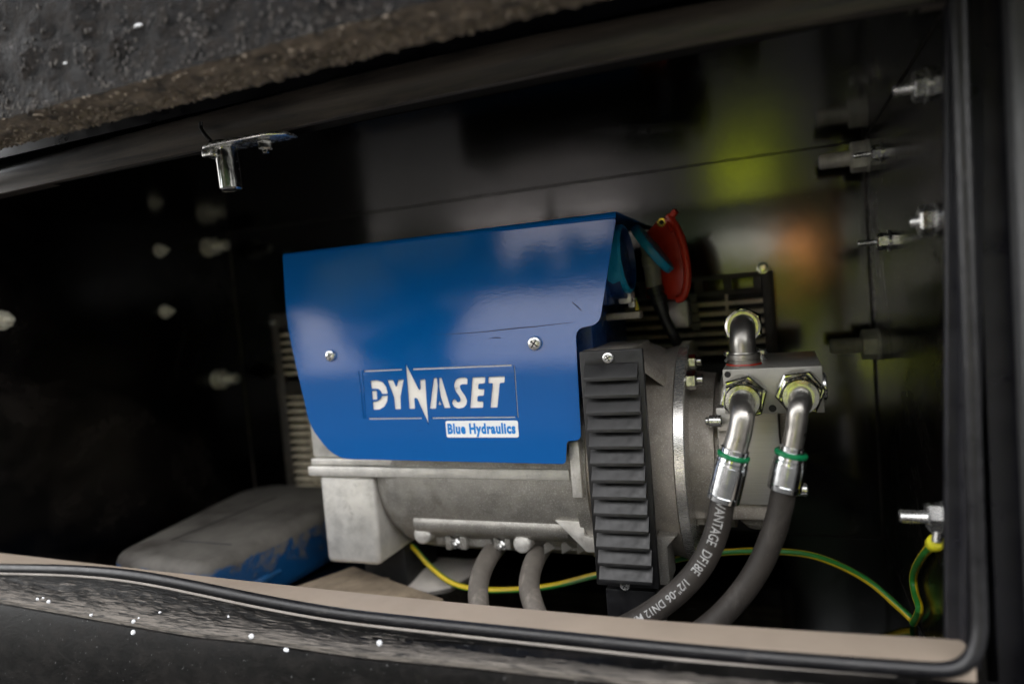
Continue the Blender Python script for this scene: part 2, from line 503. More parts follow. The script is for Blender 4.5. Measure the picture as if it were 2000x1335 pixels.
def world_loc(o):
    l = V((0, 0, 0))
    while o:
        l += o.location; o = o.parent
    return l
def finish(o, parent):
    if parent is not None:
        o.parent = parent
    COL.objects.link(o)
    return o
def obj(name, mb, mats, parent=None, origin=None, sharp=32):
    me = bpy.data.meshes.new(name)
    if isinstance(mb, MB):
        bmesh.ops.recalc_face_normals(mb.bm, faces=mb.bm.faces[:])
        mb.bm.to_mesh(me); mb.bm.free()
    else:
        me = mb
    for m in (mats if isinstance(mats, (list, tuple)) else [mats]):
        me.materials.append(m)
    if origin is None:
        xs = [v.co for v in me.vertices]
        lo = [min(c[k] for c in xs) for k in range(3)]; hi = [max(c[k] for c in xs) for k in range(3)]
        origin = V([(a + b) / 2 for a, b in zip(lo, hi)])
    origin = V(origin)
    me.transform(Matrix.Translation(-origin))
    if sharp:
        me.set_sharp_from_angle(angle=math.radians(sharp))
    o = bpy.data.objects.new(name, me)
    o.location = origin - (world_loc(parent) if parent else V((0, 0, 0)))
    return finish(o, parent)
def thing(name, label, cat, loc, group=None):
    o = bpy.data.objects.new(name, None)
    o.empty_display_size = 0.02
    o.location = loc
    COL.objects.link(o)
    return tag(o, label, cat, group)
def tag(o, label=None, cat=None, group=None, kind=None):
    if label: o['label'] = label
    if cat: o['category'] = cat
    if group: o['group'] = group
    if kind: o['kind'] = kind
    return o

def screw(p, axis, r, parent, mat=None, name='screw', phase=0.4):
    """pan head with a cross recess, p on the surface, axis pointing out"""
    p = V(p); ax = V(axis).normalized()
    mb = MB()
    mb.lathe(p, ax, [(0, r), (r * 0.30, r), (r * 0.5, r * 0.9), (r * 0.62, r * 0.66), (r * 0.66, r * 0.35), (r * 0.67, 0.0001)], 20, cap1=False)
    mb.mi = 1  # dark bars paint in the shade of the cross
    u = ax.cross(V((0, 0, 1))).normalized(); v = ax.cross(u)
    for k in range(2):
        a = phase + k * PI / 2
        d = u * math.cos(a) + v * math.sin(a); e = ax.cross(d)
        q = p + ax * r * 0.5
        mb.prism([q + d * r * 0.62 + e * r * 0.09, q - d * r * 0.62 + e * r * 0.09, q - d * r * 0.62 - e * r * 0.09, q + d * r * 0.62 - e * r * 0.09], ax * r * 0.2)
    return obj(name, mb, [mat or M['zinc'], M['dark']], parent)

def curve_shape(name, splines, depth, bevel, mats, mat4, parent, offset=0.0):
    cu = bpy.data.curves.new(name, 'CURVE')
    cu.dimensions = '2D'
    cu.fill_mode = 'BOTH'
    cu.extrude = depth / 2
    cu.bevel_depth = bevel
    cu.bevel_resolution = 1
    cu.offset = offset
    for pts in splines:
        sp = cu.splines.new('POLY')
        sp.points.add(len(pts) - 1)
        for q, (x, y) in zip(sp.points, pts):
            q.co = (x, y, 0, 1)
        sp.use_cyclic_u = True
    return from_curve(name, cu, mats, mat4, parent)
def from_curve(name, cu, mats, mat4, parent, fn=None, step=None):
    tmp = bpy.data.objects.new('temporary', cu)
    COL.objects.link(tmp)
    dg = bpy.context.evaluated_depsgraph_get()
    me = bpy.data.meshes.new_from_object(tmp.evaluated_get(dg))
    bpy.data.objects.remove(tmp)
    me.name = name
    me.materials.clear()
    if step:
        b = bmesh.new(); b.from_mesh(me)
        xs = [v.co.x for v in b.verts]; ys = [v.co.y for v in b.verts]
        for k, (lo, hi) in enumerate(((min(xs), max(xs)), (min(ys), max(ys)))):
            c = lo + step
            while c < hi:
                p = V((0, 0, 0)); p[k] = c; n = V((0, 0, 0)); n[k] = 1
                bmesh.ops.bisect_plane(b, geom=b.verts[:] + b.edges[:] + b.faces[:], plane_co=p, plane_no=n)
                c += step
        b.to_mesh(me); b.free()
    if fn:
        for v in me.vertices:
            v.co = fn(v.co.copy())
    else:
        me.transform(mat4)
    return obj(name, me, mats, parent)
def text_curve(body, size=1.0, bold=0.0, align='LEFT', extrude=0.0, sx=1.0):
    cu = bpy.data.curves.new('lettering', 'FONT')
    cu.body = body
    cu.size = size
    cu.offset = bold
    cu.align_x = align
    cu.extrude = extrude
    cu.resolution_u = 3
    return cu

# ------------------------------------------------------------------ the place outside (seen only mirrored in the glossy paint)
GZ = -1.13
m, nt, b = new_mat('dark_asphalt')
co = coords(nt)
nt.links.new(ramp(nt, noise(nt, co, 3, 10, 0.75), [(0.3, (0.018, 0.018, 0.018)), (0.7, (0.04, 0.038, 0.036))]), b.inputs['Base Color'])
b.inputs['Roughness'].default_value = 0.9
mb = MB()
mb.ribbon([(-150, -150, GZ), (150, -150, GZ)], [(-150, 150, GZ), (150, 150, GZ)])
tag(obj('ground', mb, m), kind='structure')
def flat(name, pts, mat, dz):
    mb = MB(); mb._face([mb.bm.verts.new((x, y, GZ + dz)) for x, y in pts])
    return tag(obj(name, mb, mat), kind='structure')
M['paving'] = simple('pale_concrete_paving', (0.044, 0.041, 0.040), 0.85, 0, 0.15, 2.5)
M['grass'] = simple('sunlit_yellow_green_grass', (0.12, 0.15, 0.006), 0.8, 0, 0.35, 3)
flat('paving', [(-0.45, -4.4), (-1.35, -14.5), (-18, -15.5), (-14, -10.0), (-5.2, -6.0), (-2.6, -4.4)], M['paving'], 0.004)
mb = MB()
mb.box(-9.0, -2.3, -10.3, -10.0, GZ, 0.02, 0.02)
mb.box(-9.1, -2.2, -10.35, -9.95, 0.0202, 0.12, 0.01)
tag(obj('garden_wall', mb, simple('white_lime_wash', (0.55, 0.53, 0.56), 0.8, 0, 0.06, 3)), 'low white garden wall mirrored in the blue cover', 'wall')
flat('lawn', [(0.10, -4.3), (-0.40, -4.3), (-1.10, -13.5), (-0.1, -13.5), (1.2, -40), (3.0, -40), (0.75, -14)], M['grass'], 0.008)

def foliage(name, blobs, mat, leaf, count, label=None):
    mb = MB()
    tot = sum(bl[3] * bl[4] * bl[5] for bl in blobs)
    for cx, cy, cz, rx, ry, rz in blobs:
        for _ in range(int(count * rx * ry * rz / tot)):
            while True:
                d = V((random.uniform(-1, 1), random.uniform(-1, 1), random.uniform(-1, 1)))
                if 0.35 < d.length < 1: break
            p = V((cx + d.x * rx, cy + d.y * ry, cz + d.z * rz))
            u = V((random.gauss(0, 1), random.gauss(0, 1), random.gauss(0, 1))).normalized()
            v = u.orthogonal().normalized(); s = leaf * random.uniform(0.6, 1.3)
            vs = [mb.bm.verts.new(q) for q in (p - u * s, p + v * s * 0.5, p + u * s, p - v * s * 0.5)]
            mb._face(vs)
    o = obj(name, mb, mat)
    return tag(o, kind='stuff')
M['leaf_dark'] = simple('dark_foliage', (0.014, 0.026, 0.012), 0.7, 0, 0.4, 4, spec=0.2)
M['leaf_lime'] = simple('yellow_green_foliage', (0.13, 0.16, 0.005), 0.6, 0, 0.3, 4)
foliage('woodland', [(-13, -17, 1.6, 6, 2.0, 9), (-5.2, -21, 2.6, 5.5, 2.0, 10.0), (5.5, -18, 1.6, 4.6, 1.5, 8.5), (14, -16, 1.2, 6, 2, 8), (0.4, -21, 1.8, 4.0, 1.5, 9.5), (-6.1, -9.2, -0.45, 1.05, 0.5, 0.95), (-5.2, -15.2, 0.0, 3.6, 0.5, 1.3)], M['leaf_dark'], 0.48, 52000)
foliage('hedge', [(-6.9, -9.0, 0.4, 0.8, 0.5, 0.6), (-5.0, -8.2, 1.1, 0.7, 0.5, 0.5), (-0.5, -6.4, 0.02, 0.8, 0.3, 0.30), (0.22, -7.0, -0.62, 0.2, 0.3, 0.34)], M['leaf_lime'], 0.10, 5200)

def far_building():
    t = thing('building', 'pale grey rendered building mirrored in the glossy paint', 'building', (-5.0, -18.0, GZ))
    wm = simple('pale_render', (0.46, 0.43, 0.45), 0.8, 0, 0.1, 1.2)
    mb = MB(); mb.box(-7.4, -4.2, -20, -17.2, GZ, 2.6)
    obj('wall', mb, wm, t)
    mb = MB()
    mb.prism([(-7.6, -16.9, 2.6), (-7.6, -18.5, 3.3), (-7.6, -20.3, 2.6)], (3.6, 0, 0))
    obj('roof', mb, simple('dark_roof', (0.06, 0.055, 0.055), 0.7, 0, 0.2, 3), t)
    for x in (-6.8, -5.4):
        mb = MB(); mb.box(x, x + 0.7, -17.23, -17.17, 0.6, 1.6)
        f = obj('window', mb, simple('window_frame_paint', (0.5, 0.5, 0.5), 0.5), t)
        mb = MB(); mb.box(x + 0.07, x + 0.63, -17.168, -17.162, 0.67, 1.53)
        obj('pane', mb, simple('dark_glass', (0.02, 0.02, 0.025), 0.05), f)
far_building()
def container():
    t = thing('skip', 'pale steel skip with an orange end mirrored in the back wall', 'skip', (-0.2, -7.2, GZ))
    mb = MB()
    mb.prism([(-0.75, -7.0, 0.56), (-0.55, -7.0, -0.3), (0.0, -7.0, -0.3), (0.0, -7.0, 0.56)], (0, -1.2, 0), 0.02)
    obj('body', mb, simple('pale_steel_paint', (0.34, 0.35, 0.33), 0.5, 0, 0.1, 5), t)
    mb = MB()
    mb.prism([(0.001, -7.0, 0.52), (0.001, -7.0, -0.3), (0.36, -7.0, -0.1), (0.46, -7.0, 0.52)], (0, -1.2, 0), 0.02)
    obj('end_panel', mb, simple('orange_paint', (0.50, 0.17, 0.012), 0.5, 0, 0.1, 5), t)
    for x in (-0.5, 0.1):
        mb = MB(); mb.box(x, x + 0.08, -7.9, -7.1, GZ, -0.3)
        obj('skid', mb, M['body'], t)
container()
def barrier():  # unseen barrier added to strengthen the lime reflection in the back wall
    t = thing('barrier', 'lime yellow plastic barrier added to be mirrored in the back wall', 'barrier', (-0.33, -6.3, GZ))
    lm = simple('lime_plastic', (0.55, 0.66, 0.01), 0.5, 0, 0.08, 4)
    mb = MB()
    mb.prism([(-0.62, -6.1, GZ + 0.07), (-0.62, -6.1, -0.72), (-0.04, -6.1, -0.72), (-0.04, -6.1, GZ + 0.07)], (0, -0.3, 0), 0.04)
    obj('body', mb, lm, t)
    for x in (-0.58, -0.18):
        mb = MB(); mb.box(x, x + 0.10, -6.5, -6.05, GZ, GZ + 0.068, 0.01)
        obj('foot', mb, M['rubber'], t)
barrier()

# ------------------------------------------------------------------ the compartment
X0, X1, YB, Z0, Z1 = -0.885, 0.106, 0.95, -0.335, 0.158
comp = thing('equipment_compartment', 'glossy black steel compartment round the blue generator, with rubber sealed opening and dusty sill', 'compartment', (-0.39, 0.72, Z0 - 0.006))
mb = MB(); mb.box(X0 - 0.006, X1 + 0.006, YB, YB + 0.006, Z0 - 0.006, Z1 + 0.006)
obj('back_wall', mb, M['black_gloss'], comp)
mb = MB(); mb.box(X0 - 0.006, X0, 0.50, YB - 0.0005, Z0 - 0.006, Z1 + 0.006)
obj('side_wall', mb, M['black_satin'], comp)
mb = MB(); mb.box(X1, X1 + 0.006, 0.506, YB - 0.0005, Z0 - 0.006, Z1 + 0.006)
obj('side_wall', mb, M['black_satin'], comp)
mb = MB(); mb.box(X0 + 0.0005, X1 - 0.0005, 0.50, YB - 0.0005, Z1, Z1 + 0.006)
obj('ceiling', mb, M['black_gloss'], comp)
mb = MB(); mb.box(X0 + 0.0005, X1 - 0.0005, 0.48, YB - 0.0005, Z0 - 0.006, Z0)
obj('floor', mb, M['black_gloss'], comp)
# welded seams in the back corners
for xx in (X1 - 0.001, X0 + 0.001):
    mb = MB(); mb.tube([(xx, YB - 0.001, Z0), (xx, YB - 0.001, Z1)], 0.0009, 8)
    obj('weld_seam', mb, M['rail'], comp)

for a, b_ in (((X0, YB - 0.0005, Z0 + 0.0005), (X1, YB - 0.0005, Z0 + 0.0005)), ((X1 - 0.0005, 0.51, Z0 + 0.0005), (X1 - 0.0005, YB, Z0 + 0.0005)), ((X1 - 0.0005, 0.51, Z1 - 0.0005), (X1 - 0.0005, YB, Z1 - 0.0005)), ((X0, YB - 0.0005, Z1 - 0.0005), (X1, YB - 0.0005, Z1 - 0.0005))):
    mb = MB(); mb.tube([a, b_], 0.0006, 6)
    obj('weld_seam', mb, M['mud_dark'], comp)

def lerp_path(A, xs):
    out = []
    for x in xs:
        for (xa, ya), (xb, yb) in zip(A, A[1:]):
            if xa <= x <= xb:
                break
        out.append(ya + (yb - ya) * (x - xa) / (xb - xa))
    return out
def trace(P, xs, Y, smooth=True):
    ys = lerp_path(P, xs)
    if smooth:
        for _ in range(2):
            ys = [ys[0]] + [(ys[i - 1] + 2 * ys[i] + ys[i + 1]) / 4 for i in range(1, len(ys) - 1)] + [ys[-1]]
    return [at(x, y, Y=Y) for x, y in zip(xs, ys)]

# header rail over the opening
LO = [(-120, 408), (0, 381), (350, 303), (700, 222), (1050, 149), (1400, 79), (1685, 31), (1880, 0)]
UP = [(-120, 362), (0, 329), (87, 304), (388, 224), (700, 143), (1050, 66), (1400, 0), (1685, -48), (1880, -80)]
XS = list(range(-120, 1881, 40))
lo, up = lerp_path(LO, XS), lerp_path(UP, XS)
def rail_line(f, Y):
    return trace([(x, a + (b_ - a) * f) for x, a, b_ in zip(XS, lo, up)], XS, Y)
mb = MB()
sec = [(0.0, 0.497), (0.02, 0.4895), (0.06, 0.4885), (0.38, 0.4880), (0.44, 0.4872), (0.62, 0.4862), (0.80, 0.4858), (0.93, 0.4862), (0.965, 0.4870), (0.98, 0.4862), (1.0, 0.494)]
lines = [rail_line(f, Y) for f, Y in sec]
lines += [[p + V((0, 0.02, 0)) for p in lines[-1]], [p + V((0, 0.012, 0)) for p in lines[0]]]
mb.strip(lines, True, True)
obj('header_rail', mb, M['rail'], comp)

# sill lip: flat, dusty, seen from above
SI = [(-80, 1070), (0, 1078), (350, 1118), (700, 1156), (1000, 1185), (1300, 1211), (1600, 1231), (1860, 1246), (1960, 1251)]
XS = list(range(-80, 1881, 40))
A = trace(SI, XS, 0.500)
Bp = [V((p.x, 0.468, p.z)) for p in A]
mb = MB()
lines = [[p + V((0, 0.002, -0.10)) for p in A], [p + V((0, 0.0015, -0.002)) for p in A], [p + V((0, -0.001, 0.0)) for p in A],
         [p.lerp(q, 0.5) + V((0, 0, 0.0003)) for p, q in zip(A, Bp)], [q + V((0, 0.001, 0)) for q in Bp], [q + V((0, 0, -0.003)) for q in Bp], [q + V((0, 0, -0.10)) for q in Bp]]
mb.strip(lines, True, True)
obj('sill', mb, M['sill'], comp)
for p in A[::9][1:-1]:
    mb = MB(); mb.lathe(p + V((0.013, -0.018, -0.0003)), (0, 0, 1), [(0, 0.0016), (0.0004, 0.0014), (0.0005, 0.0001)], 10, cap1=False)
    obj('rivet', mb, M['sill'], comp)

# side post with its flange
mb = MB()
P0 = [at(1846, y, Y=0.500) for y in range(-60, 1301, 40)]
def off(L, dx, dy): return [V((p.x + dx, p.y + dy, p.z)) for p in L]
mb.strip([off(P0, 0, 0.006), off(P0, 0, 0), off(P0, 0.0012, -0.0015), off(P0, 0.0075, -0.0015), off(P0, 0.009, -0.004), off(P0, 0.011, -0.0045), off(P0, 0.0125, -0.0015), off(P0, 0.020, -0.0005), off(P0, 0.021, 0.006)], True, True)
obj('side_post', mb, M['post'], comp)

# rubber seal: along the sill, round the corner, up the post
SEALP = [(-80, 1107), (0, 1109), (140, 1111), (245, 1119), (330, 1133), (420, 1152), (525, 1174), (620, 1191), (700, 1203), (945, 1229), (1300, 1266), (1500, 1284), (1700, 1299), (1800, 1306)]
XS = list(range(-80, 1801, 40))
path = trace(SEALP, XS, 0.466)
path += [at(x, y, Y=0.468 + k * 0.002) for k, (x, y) in enumerate([(1845, 1307), (1878, 1299), (1900, 1278), (1911, 1245), (1913, 1205)])]
path += [at(1913 - (1205 - y) * 0.036, y, Y=0.478) for y in range(1120, -100, -90)]
path = spline(path, 3)
mb = MB(); mb.tube(path, 0.0048, 14)
obj('rubber_seal', mb, M['rubber'], comp)
mb = MB()
mb.tube([p + V((0, -0.0088, -0.0022)) for p in path[: 3 * len(XS) - 6]], 0.0012, 8)
obj('seal_lip', mb, M['lip'], comp)

# muddy ledge under the seal
LU = [(-80, 1104), (0, 1108), (140, 1114), (245, 1124), (330, 1140), (420, 1160), (525, 1182), (700, 1213), (945, 1240), (1300, 1278), (1650, 1308), (1960, 1334)]
LL = [(-80, 1158), (0, 1165), (70, 1177), (245, 1207), (385, 1230), (525, 1243), (700, 1268), (945, 1290), (1125, 1309), (1300, 1326), (1600, 1350), (1960, 1378)]
XS = [-80 + i * 6 for i in range(341)]
A = trace(LU, XS, 0.470); Bq = trace(LL, XS, 0.424)
from mathutils import noise as mn
rows = []
NR = 14
for j in range(NR + 1):
    f = j / NR
    L = []
    for p, q in zip(A, Bq):
        c = p.lerp(q, f)
        h = mn.fractal(V((c.x * 60, c.y * 160, 3.1)), 0.8, 2.0, 5) * 0.0016 * math.sin(PI * min(1, f * 1.02))
        c = c + V((0, 0, h - 0.004 * math.sin(PI * f) ** 2 * (1 - f)))
        L.append(c)
    rows.append(L)
rows.append([p + V((0, -0.0022, -0.0012)) for p in Bq])
rows.append([p + V((0, -0.0022, -0.005)) for p in Bq])
mb = MB(); mb.strip(rows, True)
obj('muddy_ledge', mb, M['ledge'], comp)

# grey body panel right of the post, with the dark gap between
mb = MB(); mb.box(0.1285, 0.30, 0.47, 0.49, -0.55, 0.30, 0.004, 3)
obj('body_panel', mb, M['body'], comp)
mb = MB(); mb.box(0.117, 0.29, 0.50, 0.53, -0.5, 0.30)
obj('gap_filler', mb, M['post'], comp)
mb = MB(); mb.box(-1.3, X0 - 0.006, 0.49, 0.51, -0.6, 0.30)
obj('body_panel', mb, M['body'], comp)
mb = MB(); mb.box(-1.3, 0.30, 0.5, 0.52, 0.196, 0.30)
obj('upper_panel', mb, M['post'], comp)
# the vehicle goes on above and to both sides of the compartment
mb = MB()
mb.box(-3.2, 2.4, 0.50, 2.6, 0.302, 1.35, 0.03)
mb.box(-3.2, -1.301, 0.50, 2.6, -0.60, 0.300, 0.01)
mb.box(0.301, 2.4, 0.50, 2.6, -0.60, 0.300, 0.01)
mb.box(-1.30, 0.30, 0.97, 2.6, -0.60, 0.300, 0.01)
obj('vehicle_body', mb, M['body'], comp)

# wet black panel below the ledge
pan_rows = []
XS2 = XS[::4]
Bl = Bq[::4]
for dz, dy in ((-0.004, 0.0), (-0.0055, -0.004), (-0.012, -0.007), (-0.05, -0.016), (-0.30, -0.03)):
    pan_rows.append([V((p.x, p.y + dy, p.z + dz)) for p in Bl])
pan_rows += [[p + V((0, 0.03, 0)) for p in pan_rows[-1]], [p + V((0, 0.03, 0)) for p in pan_rows[0]]]
mb = MB(); mb.strip(pan_rows, True, True)
lower = obj('lower_panel', mb, M['wet_black'])
tag(lower, 'wet black panel below the muddy ledge at the bottom edge', 'panel')

# big and small bolts through the side walls
def stud(base, d, r, af, nut_l, shank_l, wr, mat, phase=0.2, cap=0.0):
    base = V(base); d = V(d)
    mb = MB()
    prof = [(0, r)]
    L = shank_l; pitch = max(0.0012, r * 0.22); k = 0.0
    while k < L - pitch:
        prof += [(k + pitch * 0.5, r), (k + pitch, r * 0.93)]
        k += pitch
    prof += [(L, r * 0.9), (L + 0.0008, r * 0.7)]
    mb.lathe(base, d, prof, 18)
    o = obj('bolt', mb, mat, comp)
    mb = MB(); mb.lathe(base + d * 0.0002, d, [(0, wr), (wr * 0.12, wr), (wr * 0.13, r)], 26, smooth=False)
    obj('washer', mb, mat, o)
    mb = MB(); mb.hexa(base + d * wr * 0.13, base + d * (wr * 0.13 + nut_l), af, phase)
    obj('nut', mb, mat, o)
    return o
RX, LX = V((-1, 0, 0)), V((1, 0, 0))
stud(at(1722, 297, X=X1), RX, 0.0028, 0.014, 0.009, 0.026, 0.010, M['zinc'])
stud(at(1737, 470, X=X1), RX, 0.0032, 0.015, 0.010, 0.028, 0.011, M['zinc'], 0.5)
stud(V((X1, 0.905, 0.133)), RX, 0.0092, 0.031, 0.017, 0.052, 0.0185, M['bolt_dull'])
stud(V((X1, 0.895, -0.085)), RX, 0.0092, 0.031, 0.017, 0.052, 0.0185, M['bolt_dull'], 0.45)
stud(V((X1, 0.571, 0.127)), RX, 0.0042, 0.019, 0.008, 0.021, 0.0125, M['zinc'])
stud(V((X1, 0.561, 0.032)), RX, 0.0042, 0.019, 0.010, 0.016, 0.0115, M['zinc'], 0.5)
stud(V((X1, 0.583, -0.188)), RX, 0.0052, 0.019, 0.010, 0.029, 0.0125, M['zinc'], 0.1)
stud(V((X0, 0.801, 0.122)), LX, 0.0032, 0.015, 0.010, 0.020, 0.011, M['bolt_pale'])
stud(V((X0, 0.799, 0.028)), LX, 0.0032, 0.015, 0.010, 0.020, 0.011, M['bolt_pale'], 0.5)
stud(V((X0, 0.899, 0.131)), LX, 0.0092, 0.028, 0.016, 0.042, 0.0165, M['bolt_pale'])
stud(V((X0, 0.890, -0.090)), LX, 0.0092, 0.028, 0.016, 0.042, 0.0165, M['bolt_pale'], 0.4)
stud(V((X0, 0.557, 0.028)), LX, 0.0042, 0.019, 0.010, 0.022, 0.0125, M['bolt_pale'])

# ------------------------------------------------------------------ grimy beam overhead
beam = thing('overhead_beam', 'grimy mud-crusted dark steel beam jutting over the upper left of the opening', 'beam', (-0.25, 0.39, 0.17))
NX = 150
xs = [-0.95 + 1.35 * i / NX for i in range(NX + 1)]
def bz(x): return 0.167 + 0.006 * (x + 0.6)
front, under = [], []
for j in range(15):
    f = j / 14
    row = []
    for x in xs:
        n = mn.fractal(V((x * 45, f * 3.6, 1.7)), 0.7, 2.0, 5)
        row.append(V((x, 0.356 + 0.012 * f - 0.0035 * n * min(1, f * 3), bz(x) + 0.11 * f + 0.0012 * n * (1 - f))))
    front.append(row)
for j in range(11):
    f = j / 10
    row = []
    for x in xs:
        n = mn.fractal(V((x * 40, f * 4.0, 9.2)), 0.8, 2.0, 5)
        row.append(V((x, 0.356 + 0.022 * f, bz(x) - 0.012 * f + 0.0020 * n * math.sin(PI * f * 0.9) + 0.0012 * mn.fractal(V((x * 45, 0, 1.7)), 0.7, 2.0, 5) * (1 - f))))
    under.append(row)
mb = MB(); mb.strip(front + [[p + V((0, 0.05, 0)) for p in front[-1]]], True)
obj('front_face', mb, M['beam_front'], beam)
mb = MB(); mb.strip(under, True)
obj('underside', mb, M['beam_under'], beam)
mb = MB(); mb.strip([[p + V((0, 0, 0.0005)) for p in under[-1]], [p + V((0, 0.004, 0.006)) for p in under[-1]], [p + V((0, 0.012, 0.09)) for p in under[-1]]], True)
obj('inner_return', mb, M['dark'], beam)  # near-black so the shade of the gap behind the beam is painted in
mb = MB(); mb.box(-0.96, 0.41, 0.372, 0.4995, 0.2775, 0.284, 0.001)
obj('top_light_block', mb, M['post'], beam)  # unseen plate added to keep sky light out of the gap below
lm = Lumps()
for _ in range(4600):
    x = random.uniform(-0.92, 0.38)
    f = min(1, random.expovariate(3.2))
    fx = f * 14; j = min(13, int(fx)); ix = min(NX - 1, max(0, int((x + 0.95) / 1.35 * NX)))
    p = front[j][ix].lerp(front[j + 1][ix], fx - j)
    p = V((x, p.y + 0.0002, p.z + random.uniform(-0.0006, 0.0006)))
    if mn.noise(V((x * 30, f * 4, 7))) < -0.12 - 0.25 * (1 - f): continue
    r = random.uniform(0.0005, 0.0014)
    lm.add(1, Matrix.Translation(p) @ Matrix.Rotation(random.uniform(-0.6, 0.6), 4, 'Y') @ Matrix.Diagonal((random.uniform(0.5, 1.0), 0.55, random.uniform(0.8, 2.2), 1)) @ Matrix.Scale(r, 4))
tag(obj('dirt_lumps', lm.mesh('dirt_lumps'), M['mud_dark'], beam), kind='stuff')
lm = Lumps()
for x, z, r in ((-0.595, 0.240, 0.0022), (-0.56, 0.2395, 0.0034), (-0.395, 0.207, 0.0028), (-0.422, 0.198, 0.0022), (-0.30, 0.212, 0.003), (-0.467, 0.196, 0.0016), (-0.262, 0.206, 0.0024)):
    p = at(1000, 667, Y=0.358); p = V((x * 1.0, 0.357 + 0.012 * (z - 0.167) / 0.11, z))
    lm.add(2, Matrix.Translation(p) @ Matrix.Diagonal((1.3, 0.5, 0.6, 1)) @ Matrix.Scale(r, 4))
tag(obj('water_beads', lm.mesh('water_beads', True), M['water'], beam), kind='stuff')
lm = Lumps()
for _ in range(3800):
    x = random.uniform(-0.92, 0.36)
    f = 1 - abs(random.gauss(0, 0.16 if random.random() < 0.45 else 0.5))
    if f < 0.02: continue
    n = V((x, 0.356 + 0.022 * f, bz(x) - 0.012 * f + random.uniform(-0.001, 0.001)))
    r = random.uniform(0.0006, 0.0021)
    lm.add(1, Matrix.Translation(n) @ Matrix.Diagonal((random.uniform(0.7, 1.5), 1, random.uniform(0.5, 0.9), 1)) @ Matrix.Scale(r, 4))
tag(obj('mud_crust', lm.mesh('mud_crust'), M['mud'], beam), kind='stuff')

# ------------------------------------------------------------------ latch hanging from the header rail
latch = thing('latch_bracket', 'shiny plated latch bracket with a hanging pin under the header rail', 'latch', at(470, 285, Y=0.485))
a, b2 = at(394, 281, Y=0.470), at(549, 271, Y=0.470)
zp = (a.z + b2.z) / 2
mb = MB(); mb.prism([V((a.x, 0.470, zp)), V((a.x + 0.012, 0.466, zp)), V((b2.x - 0.015, 0.468, zp)), V((b2.x, 0.476, zp)), V((b2.x, 0.492, zp)), V((a.x, 0.492, zp))], (0, 0, 0.003), 0.0008)
obj('plate', mb, M['zinc'], latch)
mb = MB(); mb.box(a.x + 0.0005, a.x + 0.010, 0.468, 0.491, zp - 0.007, zp - 0.0002, 0.0008)
obj('tab', mb, M['zinc'], latch)
c = at(440, 285, Y=0.482)
mb = MB(); mb.lathe(V((c.x, c.y, zp + 0.006)), (0.03, 0, -1), [(0, 0.010), (0.0065, 0.0102), (0.0067, 0.0095), (0.0405, 0.0094), (0.042, 0.0082), (0.0415, 0.0062), (0.03, 0.006)], 28)
obj('pin', mb, M['zinc_warm'], latch)
c2 = at(518, 285, Y=0.480)
mb = MB(); mb.hexa(V((c2.x, c2.y, zp - 0.008)), V((c2.x, c2.y, zp - 0.0002)), 0.0105, 0.2); mb.cyl(V((c2.x, c2.y, zp - 0.011)), V((c2.x, c2.y, zp + 0.006)), 0.003, 14)
obj('bolt', mb, M['zinc_warm'], latch)
mb = MB(); mb.tube(spline([at(392, 238, Y=0.4795), at(393, 252, Y=0.479), at(401, 264, Y=0.474), at(412, 276, Y=0.4735)], 5), 0.0018, 8)
obj('wire', mb, M['cable'], latch)

# ------------------------------------------------------------------ grille behind the generator
GY = 0.855
gr = thing('ventilation_grille', 'dusty black slatted grille standing behind the generator', 'grille', (-0.37, GY + 0.02, Z0))
tl, tr = at(527, 628, Y=GY), at(1509, 514, Y=GY)
gx0, gx1, gz1, gz0 = tl.x, tr.x, (tl.z + tr.z) / 2 + 0.002, -0.30
mb = MB()
mb.box(gx0, gx0 + 0.016, GY, GY + 0.012, gz0, gz1, 0.0015)
mb.box(gx1 - 0.013, gx1, GY, GY + 0.012, gz0, gz1, 0.0015)
mb.box(gx0 + 0.0165, gx1 - 0.0135, GY + 0.0005, GY + 0.0115, gz0, gz0 + 0.02, 0.001)
# top bar with a row of slots
zt0, zt1 = gz1 - 0.024, gz1
mb.box(gx0 + 0.0165, gx1 - 0.0135, GY + 0.0005, GY + 0.0115, zt1 - 0.006, zt1, 0.0008)
mb.box(gx0 + 0.0165, gx1 - 0.0135, GY + 0.0005, GY + 0.0115, zt0, zt0 + 0.0055, 0.0008)
sx = gx1 - 0.0135
edges = []
s0, s1 = at(1470, 535, Y=GY).x, at(1427, 535, Y=GY).x
s2, s3 = at(1411, 535, Y=GY).x, at(1373, 535, Y=GY).x
pitch = s0 - s2
x = s0
mb.box(s0, gx1 - 0.0135, GY + 0.0008, GY + 0.0112, zt0 + 0.005, zt1 - 0.0055)
k = 0
while x - pitch > gx0 + 0.05:
    mb.box(x - pitch, x - (s0 - s1), GY + 0.0008, GY + 0.0112, zt0 + 0.005, zt1 - 0.0055)
    x -= pitch
mb.box(gx0 + 0.016, x, GY + 0.0008, GY + 0.0112, zt0 + 0.005, zt1 - 0.0055)
obj('frame', mb, M['grille'], gr)
mb = MB(); mb.box(gx0 + 0.004, gx1 - 0.004, GY + 0.028, GY + 0.06, gz0, zt0 + 0.001)
obj('core', mb, M['dark'], gr)
zc = zt0 - 0.013
first = None
